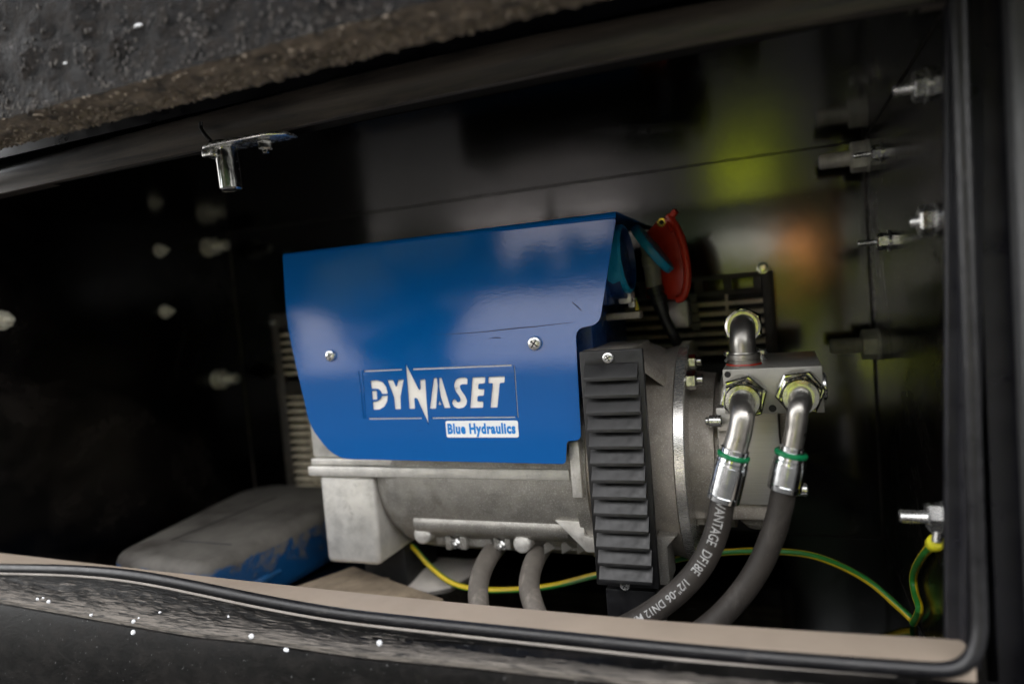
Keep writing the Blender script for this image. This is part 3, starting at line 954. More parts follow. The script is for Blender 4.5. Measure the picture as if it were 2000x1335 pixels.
while zc > gz0 + 0.025:
    mid = -0.115 < zc < -0.095
    if first is None:
        mb = MB()
        mb.prism([(gx0 + 0.016, GY + 0.001, 0.0), (gx0 + 0.016, GY + 0.0012, 0.0050), (gx0 + 0.016, GY + 0.014, 0.0065), (gx0 + 0.016, GY + 0.014, 0.0040)], (gx1 - gx0 - 0.029, 0, 0))
        first = obj('slat', mb, M['slat'], gr)
        base = first.location.copy()
        first.location = base + V((0, 0, zc))
    elif not mid:
        o = first.copy(); COL.objects.link(o); o.location = base + V((0, 0, zc))
    zc -= 0.0118
for xx in (at(1420, 600, Y=GY).x, gx0 + 0.055, (gx0 + gx1) / 2):
    mb = MB(); mb.box(xx - 0.0016, xx + 0.0016, GY - 0.0004, GY + 0.003, gz0 + 0.02, zt0)
    obj('mullion', mb, M['slat'], gr)
mb = MB(); mb.box(gx0 + 0.0165, gx1 - 0.0135, GY + 0.0004, GY + 0.010, -0.118, -0.095, 0.001)
obj('middle_bar', mb, M['grille'], gr)
for px_, py_ in ((532, 629), (1490, 522)):
    p = at(px_, py_, Y=GY)
    mb = MB(); mb.lathe(p, (0, -1, 0), [(0, 0.0068), (0.001, 0.0068), (0.0011, 0.0055), (0.003, 0.0052), (0.0045, 0.004), (0.0046, 0.0022), (0.003, 0.002)], 20)
    obj('screw', mb, M['zinc_warm'], gr)
for py_ in (582, 602, 620, 637):
    p = at(1353 + (py_ - 582) * 0.13, py_, Y=GY)
    mb = MB(); mb.box(p.x - 0.005, p.x + 0.005, GY - 0.004, GY + 0.001, p.z - 0.005, p.z + 0.005, 0.0015)
    obj('clip', mb, M['plug'], gr)

# ------------------------------------------------------------------ the generator
gen = thing('generator', 'hydraulic generator with blue sheet cover and cast aluminium body on the compartment floor', 'generator', (-0.3, 0.74, Z0))
AX = V((0, 0.735, -0.172))                     # its shaft runs along X through this point
TILT = math.radians(0.0)
PP = V((0, 0.610, -0.159)); PN = V((0, -math.cos(TILT), math.sin(TILT)))
PU, PV = V((1, 0, 0)), V((0, math.sin(TILT), math.cos(TILT)))
PM = Matrix(((PU.x, PV.x, PN.x, PP.x), (PU.y, PV.y, PN.y, PP.y), (PU.z, PV.z, PN.z, PP.z), (0, 0, 0, 1)))
def uv(x, y):
    q = on(x, y, PP, PN) - PP
    return (q.dot(PU), q.dot(PV))
def rnd(pts, r, n=5):
    """round the corners of a polygon; r is one radius or one per corner"""
    out = []
    N = len(pts)
    for i in range(N):
        p = V(pts[i]); a = V(pts[i - 1]); b_ = V(pts[(i + 1) % N])
        rr = r[i] if isinstance(r, (list, tuple)) else r
        da, db = (a - p), (b_ - p)
        d = min(rr, da.length * 0.45, db.length * 0.45)
        if d < 1e-6:
            out.append(tuple(p)); continue
        s, e = p + da.normalized() * d, p + db.normalized() * d
        for k in range(n + 1):
            t = k / n
            out.append(tuple(s * (1 - t) ** 2 + p * 2 * t * (1 - t) + e * t * t))
    return out
outline_px = [(553, 499), (1203, 427), (1171, 634), (1124, 640), (1135, 859), (1107, 860), (1105, 905), (655, 895), (606, 832), (594, 776), (574, 694), (561, 625)]
outline = rnd([uv(*p) for p in outline_px], [0.002, 0.002, 0.014, 0.016, 0.006, 0.004, 0.004, 0.034, 0.030, 0.02, 0.02, 0.05])
def L8(pts): return [uv(680 + x * 0.19029, 690 + y * 0.19029) for x, y in pts]
letters = {
    'Da': [(228, 278), (300, 270), (360, 292), (395, 340), (412, 412), (345, 416), (330, 385), (305, 362), (238, 362)],
    'Db': [(241, 380), (298, 376), (304, 470), (249, 476)],
    'Dc': [(345, 432), (413, 427), (405, 490), (375, 545), (322, 575), (258, 578), (250, 492), (303, 486), (330, 465)],
    'Y': [(400, 269), (465, 267), (495, 340), (512, 267), (575, 262), (542, 440), (546, 570), (480, 573), (468, 450), (430, 350)],
    'N': [(588, 88), (722, 355), (738, 372), (735, 268), (795, 258), (812, 520), (832, 742), (705, 462), (684, 455), (690, 566), (626, 570)],
    'Aa': [(876, 248), (914, 246), (924, 330), (906, 566), (836, 566)],
    'Ab': [(932, 246), (962, 246), (1055, 558), (985, 560), (948, 450), (930, 340)],
    'Ac': [(935, 470), (964, 526), (924, 529)],
    'E': [(1272, 242), (1412, 236), (1408, 305), (1340, 312), (1338, 362), (1402, 360), (1396, 432), (1332, 436), (1330, 488), (1393, 486), (1388, 556), (1250, 560), (1262, 400)],
    'T': [(1438, 236), (1612, 230), (1608, 299), (1560, 303), (1536, 554), (1458, 556), (1480, 305), (1434, 306)],
}
Sx = [(1228, 318), (1172, 316), (1153, 324), (1151, 345), (1166, 378), (1205, 432), (1226, 480), (1218, 525), (1185, 556), (1130, 566), (1085, 550), (1063, 512), (1070, 478), (1092, 460), (1112, 474), (1120, 496), (1145, 496), (1152, 474), (1140, 445), (1100, 388), (1084, 340), (1090, 290), (1115, 256), (1160, 242), (1207, 242), (1229, 256)]
frame_cuts = [[(163, 171), (558, 155), (558, 172), (163, 189)], [(662, 150), (1682, 111), (1682, 130), (662, 170)], [(210, 659), (758, 653), (758, 670), (210, 677)],
              [(860, 651), (1718, 643), (1718, 661), (860, 669)], [(1699, 122), (1714, 121), (1752, 655), (1737, 656)]]
cuts = []
for k, P in letters.items():
    cuts.append(rnd(L8(P), 0.0011 if k not in ('N',) else [0.0001, 0.0008, 0.0006, 0.001, 0.001, 0.001, 0.0001, 0.0008, 0.0008, 0.001, 0.001], 3))
cuts.append(rnd(L8(Sx), 0.0015, 3))
cuts += [L8(P) for P in frame_cuts]
cuts = [c if sum((a[0] * b_[1] - b_[0] * a[1]) for a, b_ in zip(c, c[1:] + c[:1])) < 0 else c[::-1] for c in cuts]
cover = curve_shape('cover', [outline] + cuts, 0.0014, 0.00015, M['blue'], PM, gen)
# sheet bends over at the top into a roof
tl_, tr_ = uv(553, 499), uv(1203, 427)
vt = (tl_[1] + tr_[1]) / 2
top = PP + PV * vt
R_ = 0.0036
prof = []
for k in range(9):
    a = k / 8 * (PI / 2 - TILT)
    n = PN * math.cos(a) + PV * math.sin(a)
    prof.append(top - PN * R_ + n * (R_ + 0.0009))
prof.append(V((0, 0.82, prof[-1].z)))
inner = [p + V((0, 0.0008, -0.0016)) for p in prof[::-1]]
xa, xb = PP.x + tl_[0], PP.x + tr_[0]
mb = MB()
mb.strip([[V((xa, p.y, p.z)), V((xb, p.y, p.z))] for p in prof + inner], True, True)
obj('cover_roof', mb, M['blue'], cover)
# white backing sheet behind the cut-out lettering
back = rnd([uv(712, 712), uv(1008, 700), uv(1015, 838), uv(716, 836)], 0.003)
mb = MB()
mb.prism([PP + PU * x + PV * y - PN * 0.0009 for x, y in rnd([uv(690, 692), uv(1020, 680), uv(1026, 850), uv(700, 852)], 0.003)], -PN * 0.0006)
obj('lettering_backing', mb, M['white'], cover)
# two pressed grooves left of the emblem
mb = MB()
for P in ([(104, 178), (116, 178), (170, 665), (158, 665)], [(140, 172), (152, 171), (190, 663), (178, 664)]):
    mb.prism([PP + PU * x + PV * y + PN * 0.0009 for x, y in L8(P)], PN * 0.0007, 0.0003)
obj('pressed_rib', mb, M['blue'], cover)
st = rnd(L8([(1003, 688), (1745, 684), (1757, 858), (1018, 858)]), 0.0022)
st = st if sum((a[0] * b_[1] - b_[0] * a[1]) for a, b_ in zip(st, st[1:] + st[:1])) > 0 else st[::-1]
mb = MB(); mb.prism([PP + PU * x + PV * y + PN * 0.00095 for x, y in st], PN * 0.0003)
sticker = obj('sticker', mb, M['sticker'], cover)
cu = text_curve('Blue Hydraulics', 1.0, 0.05)
cu.space_character = 1.12
u0, u1, v0 = uv(680 + 1028 * 0.19029, 690 + 816 * 0.19029), uv(680 + 1724 * 0.19029, 690 + 812 * 0.19029), uv(680 + 1030 * 0.19029, 690 + 730 * 0.19029)
tmp = bpy.data.objects.new('temporary', cu); COL.objects.link(tmp)
bpy.context.view_layer.update()
tw, th = tmp.dimensions.x, 0.70
bpy.data.objects.remove(tmp)
cap = (v0[1] - u0[1]) * 1.12
def put_label(co):
    fx = co.x / tw
    return PP + PU * (u0[0] + (u1[0] - u0[0]) * fx) + PV * (u0[1] + (u1[1] - u0[1]) * fx + co.y / th * cap) + PN * 0.0014
from_curve('sticker_print', cu, M['print_blue'], None, cover, put_label)
screw(on(648, 694, PP, PN) + PN * 0.0008, PN, 0.0062, cover)
screw(on(1046, 670, PP, PN) + PN * 0.0008, PN, 0.0068, cover, phase=0.9)

def scuff(P, w):
    mb = MB()
    n = len(P)
    up = [V((*uv(x, y), 0)) for x, y in P]
    L = [p + V((0, w * math.sin(PI * (k + 0.3) / (n + 0.2)) * random.uniform(0.6, 1.2), 0)) for k, p in enumerate(up)]
    Q = [p - V((0, w * math.sin(PI * (k + 0.3) / (n + 0.2)) * random.uniform(0.4, 1.2), 0)) for k, p in enumerate(up)]
    poly = L + Q[::-1]
    mb.prism([PP + PU * p.x + PV * p.y + PN * 0.0009 for p in poly], PN * 0.00006)
    obj('scuff_mark', mb, M['scuff'], cover)
scuff([(842, 653), (880, 652), (910, 650), (945, 648), (985, 643), (1015, 640), (1050, 637), (1085, 633), (1120, 629)], 0.00055)
scuff([(1118, 590), (1128, 598), (1136, 606)], 0.0011)
scuff([(955, 661), (966, 659), (978, 659)], 0.0006)
# terminal box under the cover
mb = MB(); mb.box(-0.498, -0.168, 0.642, 0.80, -0.10, 0.058, 0.004)
obj('terminal_box', mb, M['blue_dark'], gen)
mb = MB(); mb.box(-0.508, -0.196, 0.640, 0.82, -0.160, -0.098, 0.003)
obj('terminal_base', mb, M['cast_light'], gen)

# stator body
mb = MB()
mb.box(-0.5085, -0.2, 0.637, 0.80, -0.1675, -0.1605, 0.001)
mb.box(-0.5105, -0.2, 0.6325, 0.80, -0.1795, -0.1685, 0.0012)
obj('flange', mb, M['cast_light'], gen)
mb = MB()
mb.lathe((-0.436, AX.y + 0.007, -0.180), (1, 0, 0), [(0, 0.088), (0.008, 0.096), (0.02, 0.103), (0.036, 0.107), (0.05, 0.108), (0.264, 0.108)], 64)
obj('stator_body', mb, M['cast'], gen)
mb = MB()
mb.box(-0.504, -0.432, 0.641, 0.80, -0.284, -0.180, 0.007, 4)
obj('end_foot', mb, M['cast_light'], gen)
mb = MB()
a, c = at(806, 1012, Y=0.645), at(1112, 1062, Y=0.645)
lz = a.z + 0.004
mb.prism([V((a.x, y, z + lz)) for y, z in ((0.74, 0.012), (0.654, 0.004), (0.648, 0.0), (0.644, -0.005), (0.643, -0.010), (0.646, -0.017), (0.655, -0.025), (0.67, -0.029), (0.74, -0.030))], (c.x - a.x, 0, 0), 0.002)
obj('lower_ledge', mb, M['cast'], gen, sharp=50)
def pxbox(mb, x0, y0, x1, y1, Y, depth, bev=0.001):
    a, c = at(x0, y0, Y=Y), at(x1, y1, Y=Y)
    mb.box(min(a.x, c.x), max(a.x, c.x), Y, Y + depth, min(a.z, c.z), max(a.z, c.z), bev)
# clamps and bosses along the underside
mb = MB()
for x0, x1 in ((868, 882), (896, 912), (962, 974), (984, 998)):
    pxbox(mb, x0, 1046, x1, 1074, 0.658, 0.03, 0.0015)
pxbox(mb, 912, 1045, 962, 1069, 0.664, 0.05)
pxbox(mb, 850, 1046, 870, 1063, 0.664, 0.05)
pxbox(mb, 1046, 1054, 1150, 1078, 0.672, 0.05, 0.002)
obj('clamp', mb, M['cast'], gen)
mb = MB()
for x in (1068, 1102, 1132):
    a = at(x, 1056, Y=0.665)
    mb.prism([V((a.x, 0.655, a.z)), V((a.x + 0.012, 0.69, a.z)), V((a.x, 0.69, a.z))], (0, 0, -0.010))
obj('underside_fin', mb, M['cast_light'], gen)
for x, y, r in ((828, 1042, 0.010), (1022, 1060, 0.0095)):
    mb = MB(); p = at(x, y, Y=0.655)
    mb.lathe(p, (0, -1, 0), [(-0.03, r), (0.004, r), (0.0065, r * 0.8), (0.0075, r * 0.4), (0.0077, 0.0003)], 20, cap1=False)
    obj('boss', mb, M['cast_light'], gen)
for x, y in ((889, 1062), (977, 1066)):
    p = at(x, y, Y=0.660)
    mb = MB(); mb.hexa(p + V((0, 0.006, 0)), p, 0.011, 0.3); mb.cyl(p, p + V((0, -0.004, 0)), 0.003, 12)
    obj('bolt', mb, M['zinc'], gen)
# right-hand bracket strips
mb = MB(); pxbox(mb, 1110, 862, 1138, 972, 0.622, 0.012, 0.0008)
obj('bracket_strip', mb, M['cast_light'], gen)
mb = MB()
tri = [at(1084, 1016, Y=0.640), at(1140, 1020, Y=0.640), at(1142, 1046, Y=0.640), at(1162, 1050, Y=0.640), at(1165, 1078, Y=0.640), at(1146, 1078, Y=0.640)]
mb.prism(tri, (0, 0.04, 0), 0.0008)
obj('gusset', mb, M['cast_light'], gen)
mb = MB(); mb.lathe((-0.196, AX.y + 0.005, -0.178), (1, 0, 0), [(0, 0.110), (0.001, 0.112), (0.014, 0.112), (0.0142, 0.108)], 64)
obj('stator_ring', mb, M['cast'], gen)

# bell housing with the square air duct in front
mb = MB()
mb.lathe((-0.182, AX.y, AX.z), (1, 0, 0), [(0, 0.104), (0.03, 0.104), (0.065, 0.107), (0.078, 0.110), (0.0845, 0.112)], 80)
bell = obj('bell_housing', mb, M['cast_dark'], gen)
da, dc = at(1129, 684, Y=0.612), at(1262, 1148, Y=0.612)
mb = MB()
mb.box(da.x, dc.x + 0.001, 0.613, 0.72, dc.z + 0.004, da.z - 0.001, 0.003)
obj('air_duct', mb, M['cast_dark'], gen)
mb = MB()
rt = [V((-0.135, 0.63, da.z - 0.002)), V((-0.135, 0.735, da.z - 0.002)), V((-0.098, 0.735, -0.07)), V((-0.105, 0.66, -0.085))]
mb.prism(rt, (0, 0, -0.012), 0.004)
obj('shoulder', mb, M['cast_dark'], gen)
mb = MB()
mb.lathe((-0.097, AX.y, AX.z), (1, 0, 0), [(0, 0.109), (0.0008, 0.1150), (0.0095, 0.1154), (0.0105, 0.1145), (0.0105, 0.075)], 96, cap1=True, smooth=True)
rim = obj('rim_flange', mb, M['brushed_rim'], gen)
mb = MB()
fa = at(1283, 1046, Y=0.63); fb = at(1296, 1142, Y=0.63)
mb.prism([fa, fa + V((0.018, 0, 0.0005)), fa + V((0.009, 0, -0.010)), V((fb.x + 0.006, 0.63, fb.z)), V((fb.x - 0.008, 0.63, fb.z))], (0, 0.04, 0), 0.001)
obj('housing_foot', mb, M['cast'], gen)
for x, y, Y, s in ((1352, 706, 0.69, 1), (1350, 742, 0.665, 1.25), (1352, 1027, 0.672, 1.2)):
    p = at(x, y, Y=Y); p.x = -0.0865
    mb = MB(); mb.hexa(p, p + V((0.008 * s, 0, 0)), 0.0125 * s, 0.5); mb.cyl(p + V((0.008 * s, 0, 0)), p + V((0.013 * s, 0, 0)), 0.0045 * s, 14)
    obj('bolt', mb, M['zinc_warm'], rim)

# louvred vent cover, hung on two screws
vy = 0.606
vent = thing('temporary_root', None, None, (0, 0, 0))
bpy.data.objects.remove(vent)
ca = [at(1131, 686, Y=vy), at(1256, 681, Y=vy), at(1286, 1149, Y=vy), at(1165, 1143, Y=vy)]
vx0, vx1 = (ca[0].x + ca[3].x) / 2, (ca[1].x + ca[2].x) / 2
vz1, vz0 = (ca[0].z + ca[1].z) / 2, (ca[2].z + ca[3].z) / 2
mb = MB()
mb.box(vx0, vx1, vy, vy + 0.007, vz0, vz1, 0.0012)
mb.box(vx0 + 0.005, vx0 + 0.026, vy - 0.0012, vy + 0.001, vz1 - 0.0125, vz1 - 0.0065, 0.0005)
vent = obj('vent_cover', mb, M['plastic'], gen)
zs0 = at(1190, 709, Y=vy).z
zs1 = at(1215, 1137, Y=vy - 0.005).z
NS = 13
sp_ = (zs0 - zs1) / NS
sx0, sx1 = vx0 + 0.0048, vx1 - 0.0042
mb = MB()
yy = vy - 0.0001
mb.prism([(sx0, yy, 0.0), (sx0, yy - 0.0016, -0.0004), (sx0, yy - 0.0088, -sp_ * 0.74), (sx0, yy - 0.0091, -sp_ * 0.78), (sx0, yy - 0.0088, -sp_ * 0.965), (sx0, yy, -sp_ * 0.70)], (sx1 - sx0, 0, 0), 0.0004)
s0_ = obj('slat', mb, M['plastic'], vent)
bl = s0_.location.copy()
for k in range(NS):
    o = s0_
    if k:
        o = s0_.copy(); COL.objects.link(o)
    o.location = bl + V((random.uniform(-0.0002, 0.0002), random.uniform(-0.00015, 0.00015), zs0 - sp_ * k))
    o.rotation_euler = (random.uniform(-0.015, 0.015), random.uniform(-0.003, 0.003), random.uniform(-0.006, 0.006))
screw(at(1188, 698, Y=vy), (0, -1, 0), 0.0052, vent, phase=0.5)
screw(at(1221, 1141, Y=vy - 0.003), (0, -1, 0), 0.0048, vent, phase=1.0)
mb = MB(); pxbox(mb, 1182, 1148, 1288, 1260, 0.625, 0.06, 0.002)
obj('rubber_mount', mb, M['rubber'], gen)
mb = MB(); mb.box(-0.495, -0.435, 0.70, 0.78, Z0, -0.284, 0.003)
obj('rubber_mount', mb, M['dark'], gen)  # hardly seen mount, near-black to paint in the shadow under the foot

# pump side: adapter, motor body
mb = MB()
mb.lathe((-0.0865, AX.y, AX.z), (1, 0, 0), [(0, 0.083), (0.022, 0.080), (0.0222, 0.070), (0.027, 0.070), (0.0272, 0.078), (0.034, 0.078)], 64, smooth=False)
obj('adapter', mb, M['cast_dark'], gen)
ma, mc = at(1398, 808, Y=0.665), at(1529, 962, Y=0.665)
mb = MB(); mb.box(ma.x, mc.x, 0.665, 0.79, mc.z - 0.012, -0.116, 0.0015)
obj('motor_body', mb, M['brushed'], gen)
mb = MB()
mb.box(ma.x, mc.x + 0.004, 0.672, 0.79, mc.z - 0.030, mc.z - 0.0125, 0.003, 3)
mb.lathe((ma.x + 0.03, 0.70, mc.z - 0.03), (0, 0, -1), [(0, 0.017), (0.008, 0.016), (0.014, 0.010), (0.016, 0.0005)], 24)
obj('motor_base', mb, M['cast_dark'], gen)
mb = MB(); mb.box(mc.x + 0.0003, mc.x + 0.014, 0.672, 0.78, mc.z - 0.006, -0.116, 0.003)
obj('end_cover', mb, M['cast_dark'], gen)
for x, y, Y, s in ((1384, 822, 0.655, 1.0), (1548, 955, 0.675, 1.1), (1545, 840, 0.69, 1.0)):
    p = at(x, y, Y=Y)
    mb = MB(); mb.cyl(p, p + V((0.012 * s, 0, 0)), 0.0058 * s, 18, 0.001); mb.cyl(p + V((-0.003, 0, 0)), p, 0.004, 12)
    obj('bolt', mb, M['zinc'], gen)

# manifold block with ports
by = 0.62
ba, bc_ = at(1411, 725, Y=by), at(1611, 806, Y=by)
bx0, bx1, bz1, bz0 = ba.x, bc_.x, (ba.z + at(1604, 711, Y=by).z) / 2, (bc_.z + at(1415, 808, Y=by).z) / 2
bm_back = 0.748
mb = MB(); mb.box(bx0, bx1, by, bm_back, bz0, bz1, 0.0007, 2)
block = obj('manifold_block', mb, M['block'], gen)
for x, y, r in ((1421, 731, 0.0024), (1509, 797, 0.0028)):
    p = at(x, y, Y=by)
    mb = MB()
    mb.lathe(p + V((0, -0.0002, 0)), (0, 1, 0), [(0, r), (0.0001, r * 0.96), (0.00015, 0.0001)], 20, cap0=False)
    mb.lathe(p + V((0, -0.00025, 0)), (0, 1, 0), [(0, r * 1.12), (0.0002, r)], 20, cap0=False, cap1=False)
    obj('port_hole', mb, M['dark'], block)  # flush dark discs, the shade inside the holes is colour only
for x, y in ((1453, 773), (1562, 764)):
    p = at(x, y, Y=by)
    mb = MB()
    mb.lathe(p, (0, -1, 0), [(0.0001, 0.0192), (0.0003, 0.0190), (0.0003, 0.0185), (0.0001, 0.0182)], 40, cap0=False)
    obj('spot_face', mb, M['block'], block)
    mb = MB()
    ph = 0.25 if x < 1500 else 0.1
    mb.hexa(p + V((0, -0.0004, 0)), p + V((0, -0.012, 0)), 0.0345, ph, 0.0012)
    mb.hexa(p + V((0, -0.0123, 0)), p + V((0, -0.020, 0)), 0.0300, ph + 0.12, 0.0012)
    mb.lathe(p + V((0, -0.0195, 0)), (0, -1, 0), [(0, 0.0146), (0.0095, 0.0146), (0.0105, 0.0138)], 32, cap0=False, cap1=False)
    mb.lathe(p + V((0, -0.030, 0)), (0, -1, 0), [(0, 0.0138), (0.0004, 0.0136), (0.0006, 0.0104), (-0.003, 0.0102)], 32, cap1=False)
    obj('hex_fitting', mb, M['zinc_warm'], block)
# plug on the block's right end
mb = MB(); mb.lathe((bx1, by + 0.03, (bz0 + bz1) / 2 - 0.002), (1, 0, 0), [(0, 0.0125), (0.003, 0.0125), (0.004, 0.011), (0.004, 0.0006)], 24)
obj('plug_screw', mb, M['zinc'], block)
# return elbow on top
ec = at(1453, 706, Y=0.655); ec.z = bz1
ex, ey = ec.x, ec.y
mb = MB()
mb.lathe((ex, ey, bz1), (0, 0, 1), [(0.0003, 0.0155), (0.0012, 0.0152)], 28)
obj('seal_ring', mb, M['red'], block)
mb = MB()
mb.lathe((ex, ey, bz1 + 0.0012), (0, 0, 1), [(0, 0.0142), (0.003, 0.0146), (0.0035, 0.0135), (0.0048, 0.0135), (0.0053, 0.0144), (0.0085, 0.0144), (0.0092, 0.0128), (0.0105, 0.0125)], 32, cap1=False)
H = at(1452, 648, Y=0.66).z - bz1
pth = [V((ex, ey, bz1 + 0.008)), V((ex, ey, bz1 + H * 0.6))]
for k in range(1, 9):
    a = k / 8 * PI / 2
    pth.append(V((ex, ey + 0.016 * (1 - math.cos(a)), bz1 + H * 0.6 + 0.016 * math.sin(a))))
pth.append(V((ex, ey + 0.06, bz1 + H * 0.6 + 0.016)))
mb.tube(pth, 0.0112, 26)
obj('elbow_pipe', mb, M['tube'], block)
mb = MB()
zz = bz1 + H * 0.6 + 0.016
mb.hexa((ex, ey + 0.018, zz), (ex, ey + 0.034, zz), 0.0325, 0.5, 0.002)
mb.lathe((ex, ey + 0.0185, zz), (0, -1, 0), [(0, 0.0158), (0.0022, 0.0158), (0.0024, 0.0138), (0.0, 0.0136)], 32, cap0=False, cap1=False)
obj('elbow_nut', mb, M['zinc_warm'], block)
for x, y in ((1427, 703), (1486, 700)):
    p = at(x, y, Y=0.685); p.z = bz1
    mb = MB(); mb.lathe(p, (0, 0, 1), [(0.0003, 0.0062), (0.002, 0.0062), (0.0021, 0.0042), (0.005, 0.0042)], 16, cap1=False)
    mb.hexa(p + V((0, 0, 0.005)), p + V((0, 0, 0.0105)), 0.011, 0.3)
    obj('bolt', mb, M['zinc'], block)

# sockets on the right end of the terminal box
sxp = -0.168
mb = MB(); mb.box(sxp + 0.0005, sxp + 0.016, 0.645, 0.715, -0.012, 0.058, 0.003); mb.lathe((sxp + 0.016, 0.678, 0.022), (1, 0, 0), [(0, 0.029), (0.012, 0.029), (0.0125, 0.026)], 32)
sock = obj('blue_socket', mb, M['blue_dark'], gen)
sock['label'] = 'blue socket with its round lid shut, nearest the sheet cover'
mb = MB(); hub = at(1203, 505, Y=0.665)
mb.lathe((hub.x - 0.001, 0.678, hub.z - 0.001), (1.0, -0.02, 0.06), [(-0.006, 0.0335), (-0.002, 0.0345), (0.0085, 0.0340), (0.0105, 0.032), (0.0106, 0.0305)], 40, cap1=False)
mb.mi = 1; mb.lathe((hub.x - 0.001, 0.678, hub.z - 0.001), (1.0, -0.02, 0.06), [(0.0106, 0.0305), (0.004, 0.029)], 40, cap0=False)  # darker blue puts the shadow on the lid's face into its colour
obj('lid', mb, [M['sky_blue'], M['blue_dark']], sock)
mb = MB(); mb.box(sxp + 0.0005, sxp + 0.016, 0.718, 0.79, -0.012, 0.058, 0.003)
sock2 = obj('blue_socket', mb, M['blue_dark'], gen)
sock2['label'] = 'blue socket with its lid lifted over the grey plug'
h, t_ = at(1238, 442, Y=0.725), at(1311, 530, Y=0.725)
dv = (t_ - h).normalized(); nn = V((dv.z, 0, -dv.x)); nn = nn if nn.z > 0 else -nn
cc = (h + t_) / 2
Lh = (t_ - h).length / 2
mb = MB()
pts = []
for k in range(28):
    a = 2 * PI * k / 28
    pts.append(cc + dv * math.cos(a) * Lh + V((0, 1, 0)) * math.sin(a) * 0.027)
mb.prism([p - nn * 0.0045 for p in pts], nn * 0.009, 0.002)
obj('lid', mb, M['sky_blue'], sock2)
# red socket, lid hanging open
RY = 0.745
mb = MB(); pxbox(mb, 1252, 452, 1300, 582, RY + 0.02, 0.03, 0.004)
red = obj('red_socket', mb, M['red'], gen)
def slant(x, y, x0=1250, k=0.0):
    p = at(x, y, Y=RY); return V((p.x, RY - (p.x - at(x0, y, Y=RY).x) * 0.35 + 0.012, p.z))
ol = [(1253, 458), (1272, 440), (1284, 426), (1302, 423), (1312, 432), (1322, 448), (1334, 480), (1341, 520), (1341, 550), (1334, 576), (1322, 585), (1296, 583), (1286, 560), (1262, 500)]
mb = MB(); mb.prism([slant(*p) for p in ol], (0.002, 0.008, 0), 0.0012)
lid = obj('lid', mb, M['red'], red)
lip = spline([slant(1306, 422) + V((0, -0.003, 0))] + [slant(x, y) + V((0.001, -0.005, 0)) for x, y in [(1317, 440), (1329, 462), (1338, 495), (1343, 530), (1341, 560), (1333, 580), (1322, 584)]], 5)
mb = MB(); mb.tube(lip, 0.0042, 10)
mb.tube(spline([slant(x, y) + V((0, -0.003, 0)) for x, y in [(1304, 426), (1312, 424), (1318, 416), (1322, 412)]], 4), 0.0034, 10)
mb.tube(spline([slant(x, y) + V((0, -0.003, 0)) for x, y in [(1300, 424), (1308, 444), (1313, 452)]], 4), 0.0020, 8)
obj('lid_rim', mb, M['red'], red)
p = slant(1293, 434)
mb = MB(); mb.lathe(p + V((-0.0008, -0.0012, 0)), (0.1, -0.99, 0), [(0, 0.0050), (0.0030, 0.0050), (0.0036, 0.0042), (0.0034, 0.0026), (0.0022, 0.0024)], 24, cap1=False)
mb.mi = 1; mb.lathe(p + V((-0.0008, -0.0012, 0)), (0.1, -0.99, 0), [(0.0022, 0.0024), (0.0021, 0.0002)], 24, cap0=False)
obj('rivet', mb, [M['brass'], M['dark']], red)
mb = MB(); pxbox(mb, 1298, 588, 1346, 640, 0.80, 0.03, 0.003)
obj('socket_bracket', mb, M['cast_light'], gen)
mb = MB(); pxbox(mb, 1206, 571, 1234, 592, 0.68, 0.02, 0.002); pxbox(mb, 1226, 582, 1240, 600, 0.69, 0.01, 0.001)
obj('lid_hinge', mb, M['cast_light'], gen)
mb = MB(); mb.tube([at(1238, 582, Y=0.70), at(1242, 594, Y=0.70), at(1245, 606, Y=0.70)], 0.0028, 10)
obj('earth_lead', mb, M['wire'], gen)
mb = MB(); pxbox(mb, 1180, 612, 1250, 622, 0.70, 0.02, 0.002); 
obj('box_edge', mb, M['cast_dark'], gen)

# grey plug in the second blue socket, black cable running down behind the rim
plug = thing('plug', 'grey plug with a black cable pushed in beside the open blue lid', 'plug', at(1272, 540, Y=0.742))
mb = MB()
a, c = at(1268, 478, Y=0.742), at(1278, 560, Y=0.742)
mb.lathe(a, c - a, [(0, 0.0092), (0.012, 0.0092), (0.0125, 0.0102), (0.022, 0.0102), (0.0225, 0.0092), ((c - a).length, 0.0086)], 26)
obj('plug_body', mb, M['plug'], plug)
mb = MB()
d = (at(1300, 626, Y=0.742) - c).normalized()
mb.lathe(c, d, [(0, 0.0092), (0.007, 0.0092), (0.0072, 0.0080), (0.012, 0.0080), (0.0122, 0.0096), (0.018, 0.0094), (0.0182, 0.0078), (0.026, 0.0072), (0.030, 0.0064)], 22)
obj('cable_gland', mb, M['cable'], plug)
mb = MB(); mb.tube(spline([c + d * 0.028, at(1303, 632, Y=0.745), at(1318, 660, Y=0.75), at(1330, 690, Y=0.77), at(1336, 730, Y=0.80)], 6), 0.0056, 12)
obj('cable', mb, M['cable'], plug)

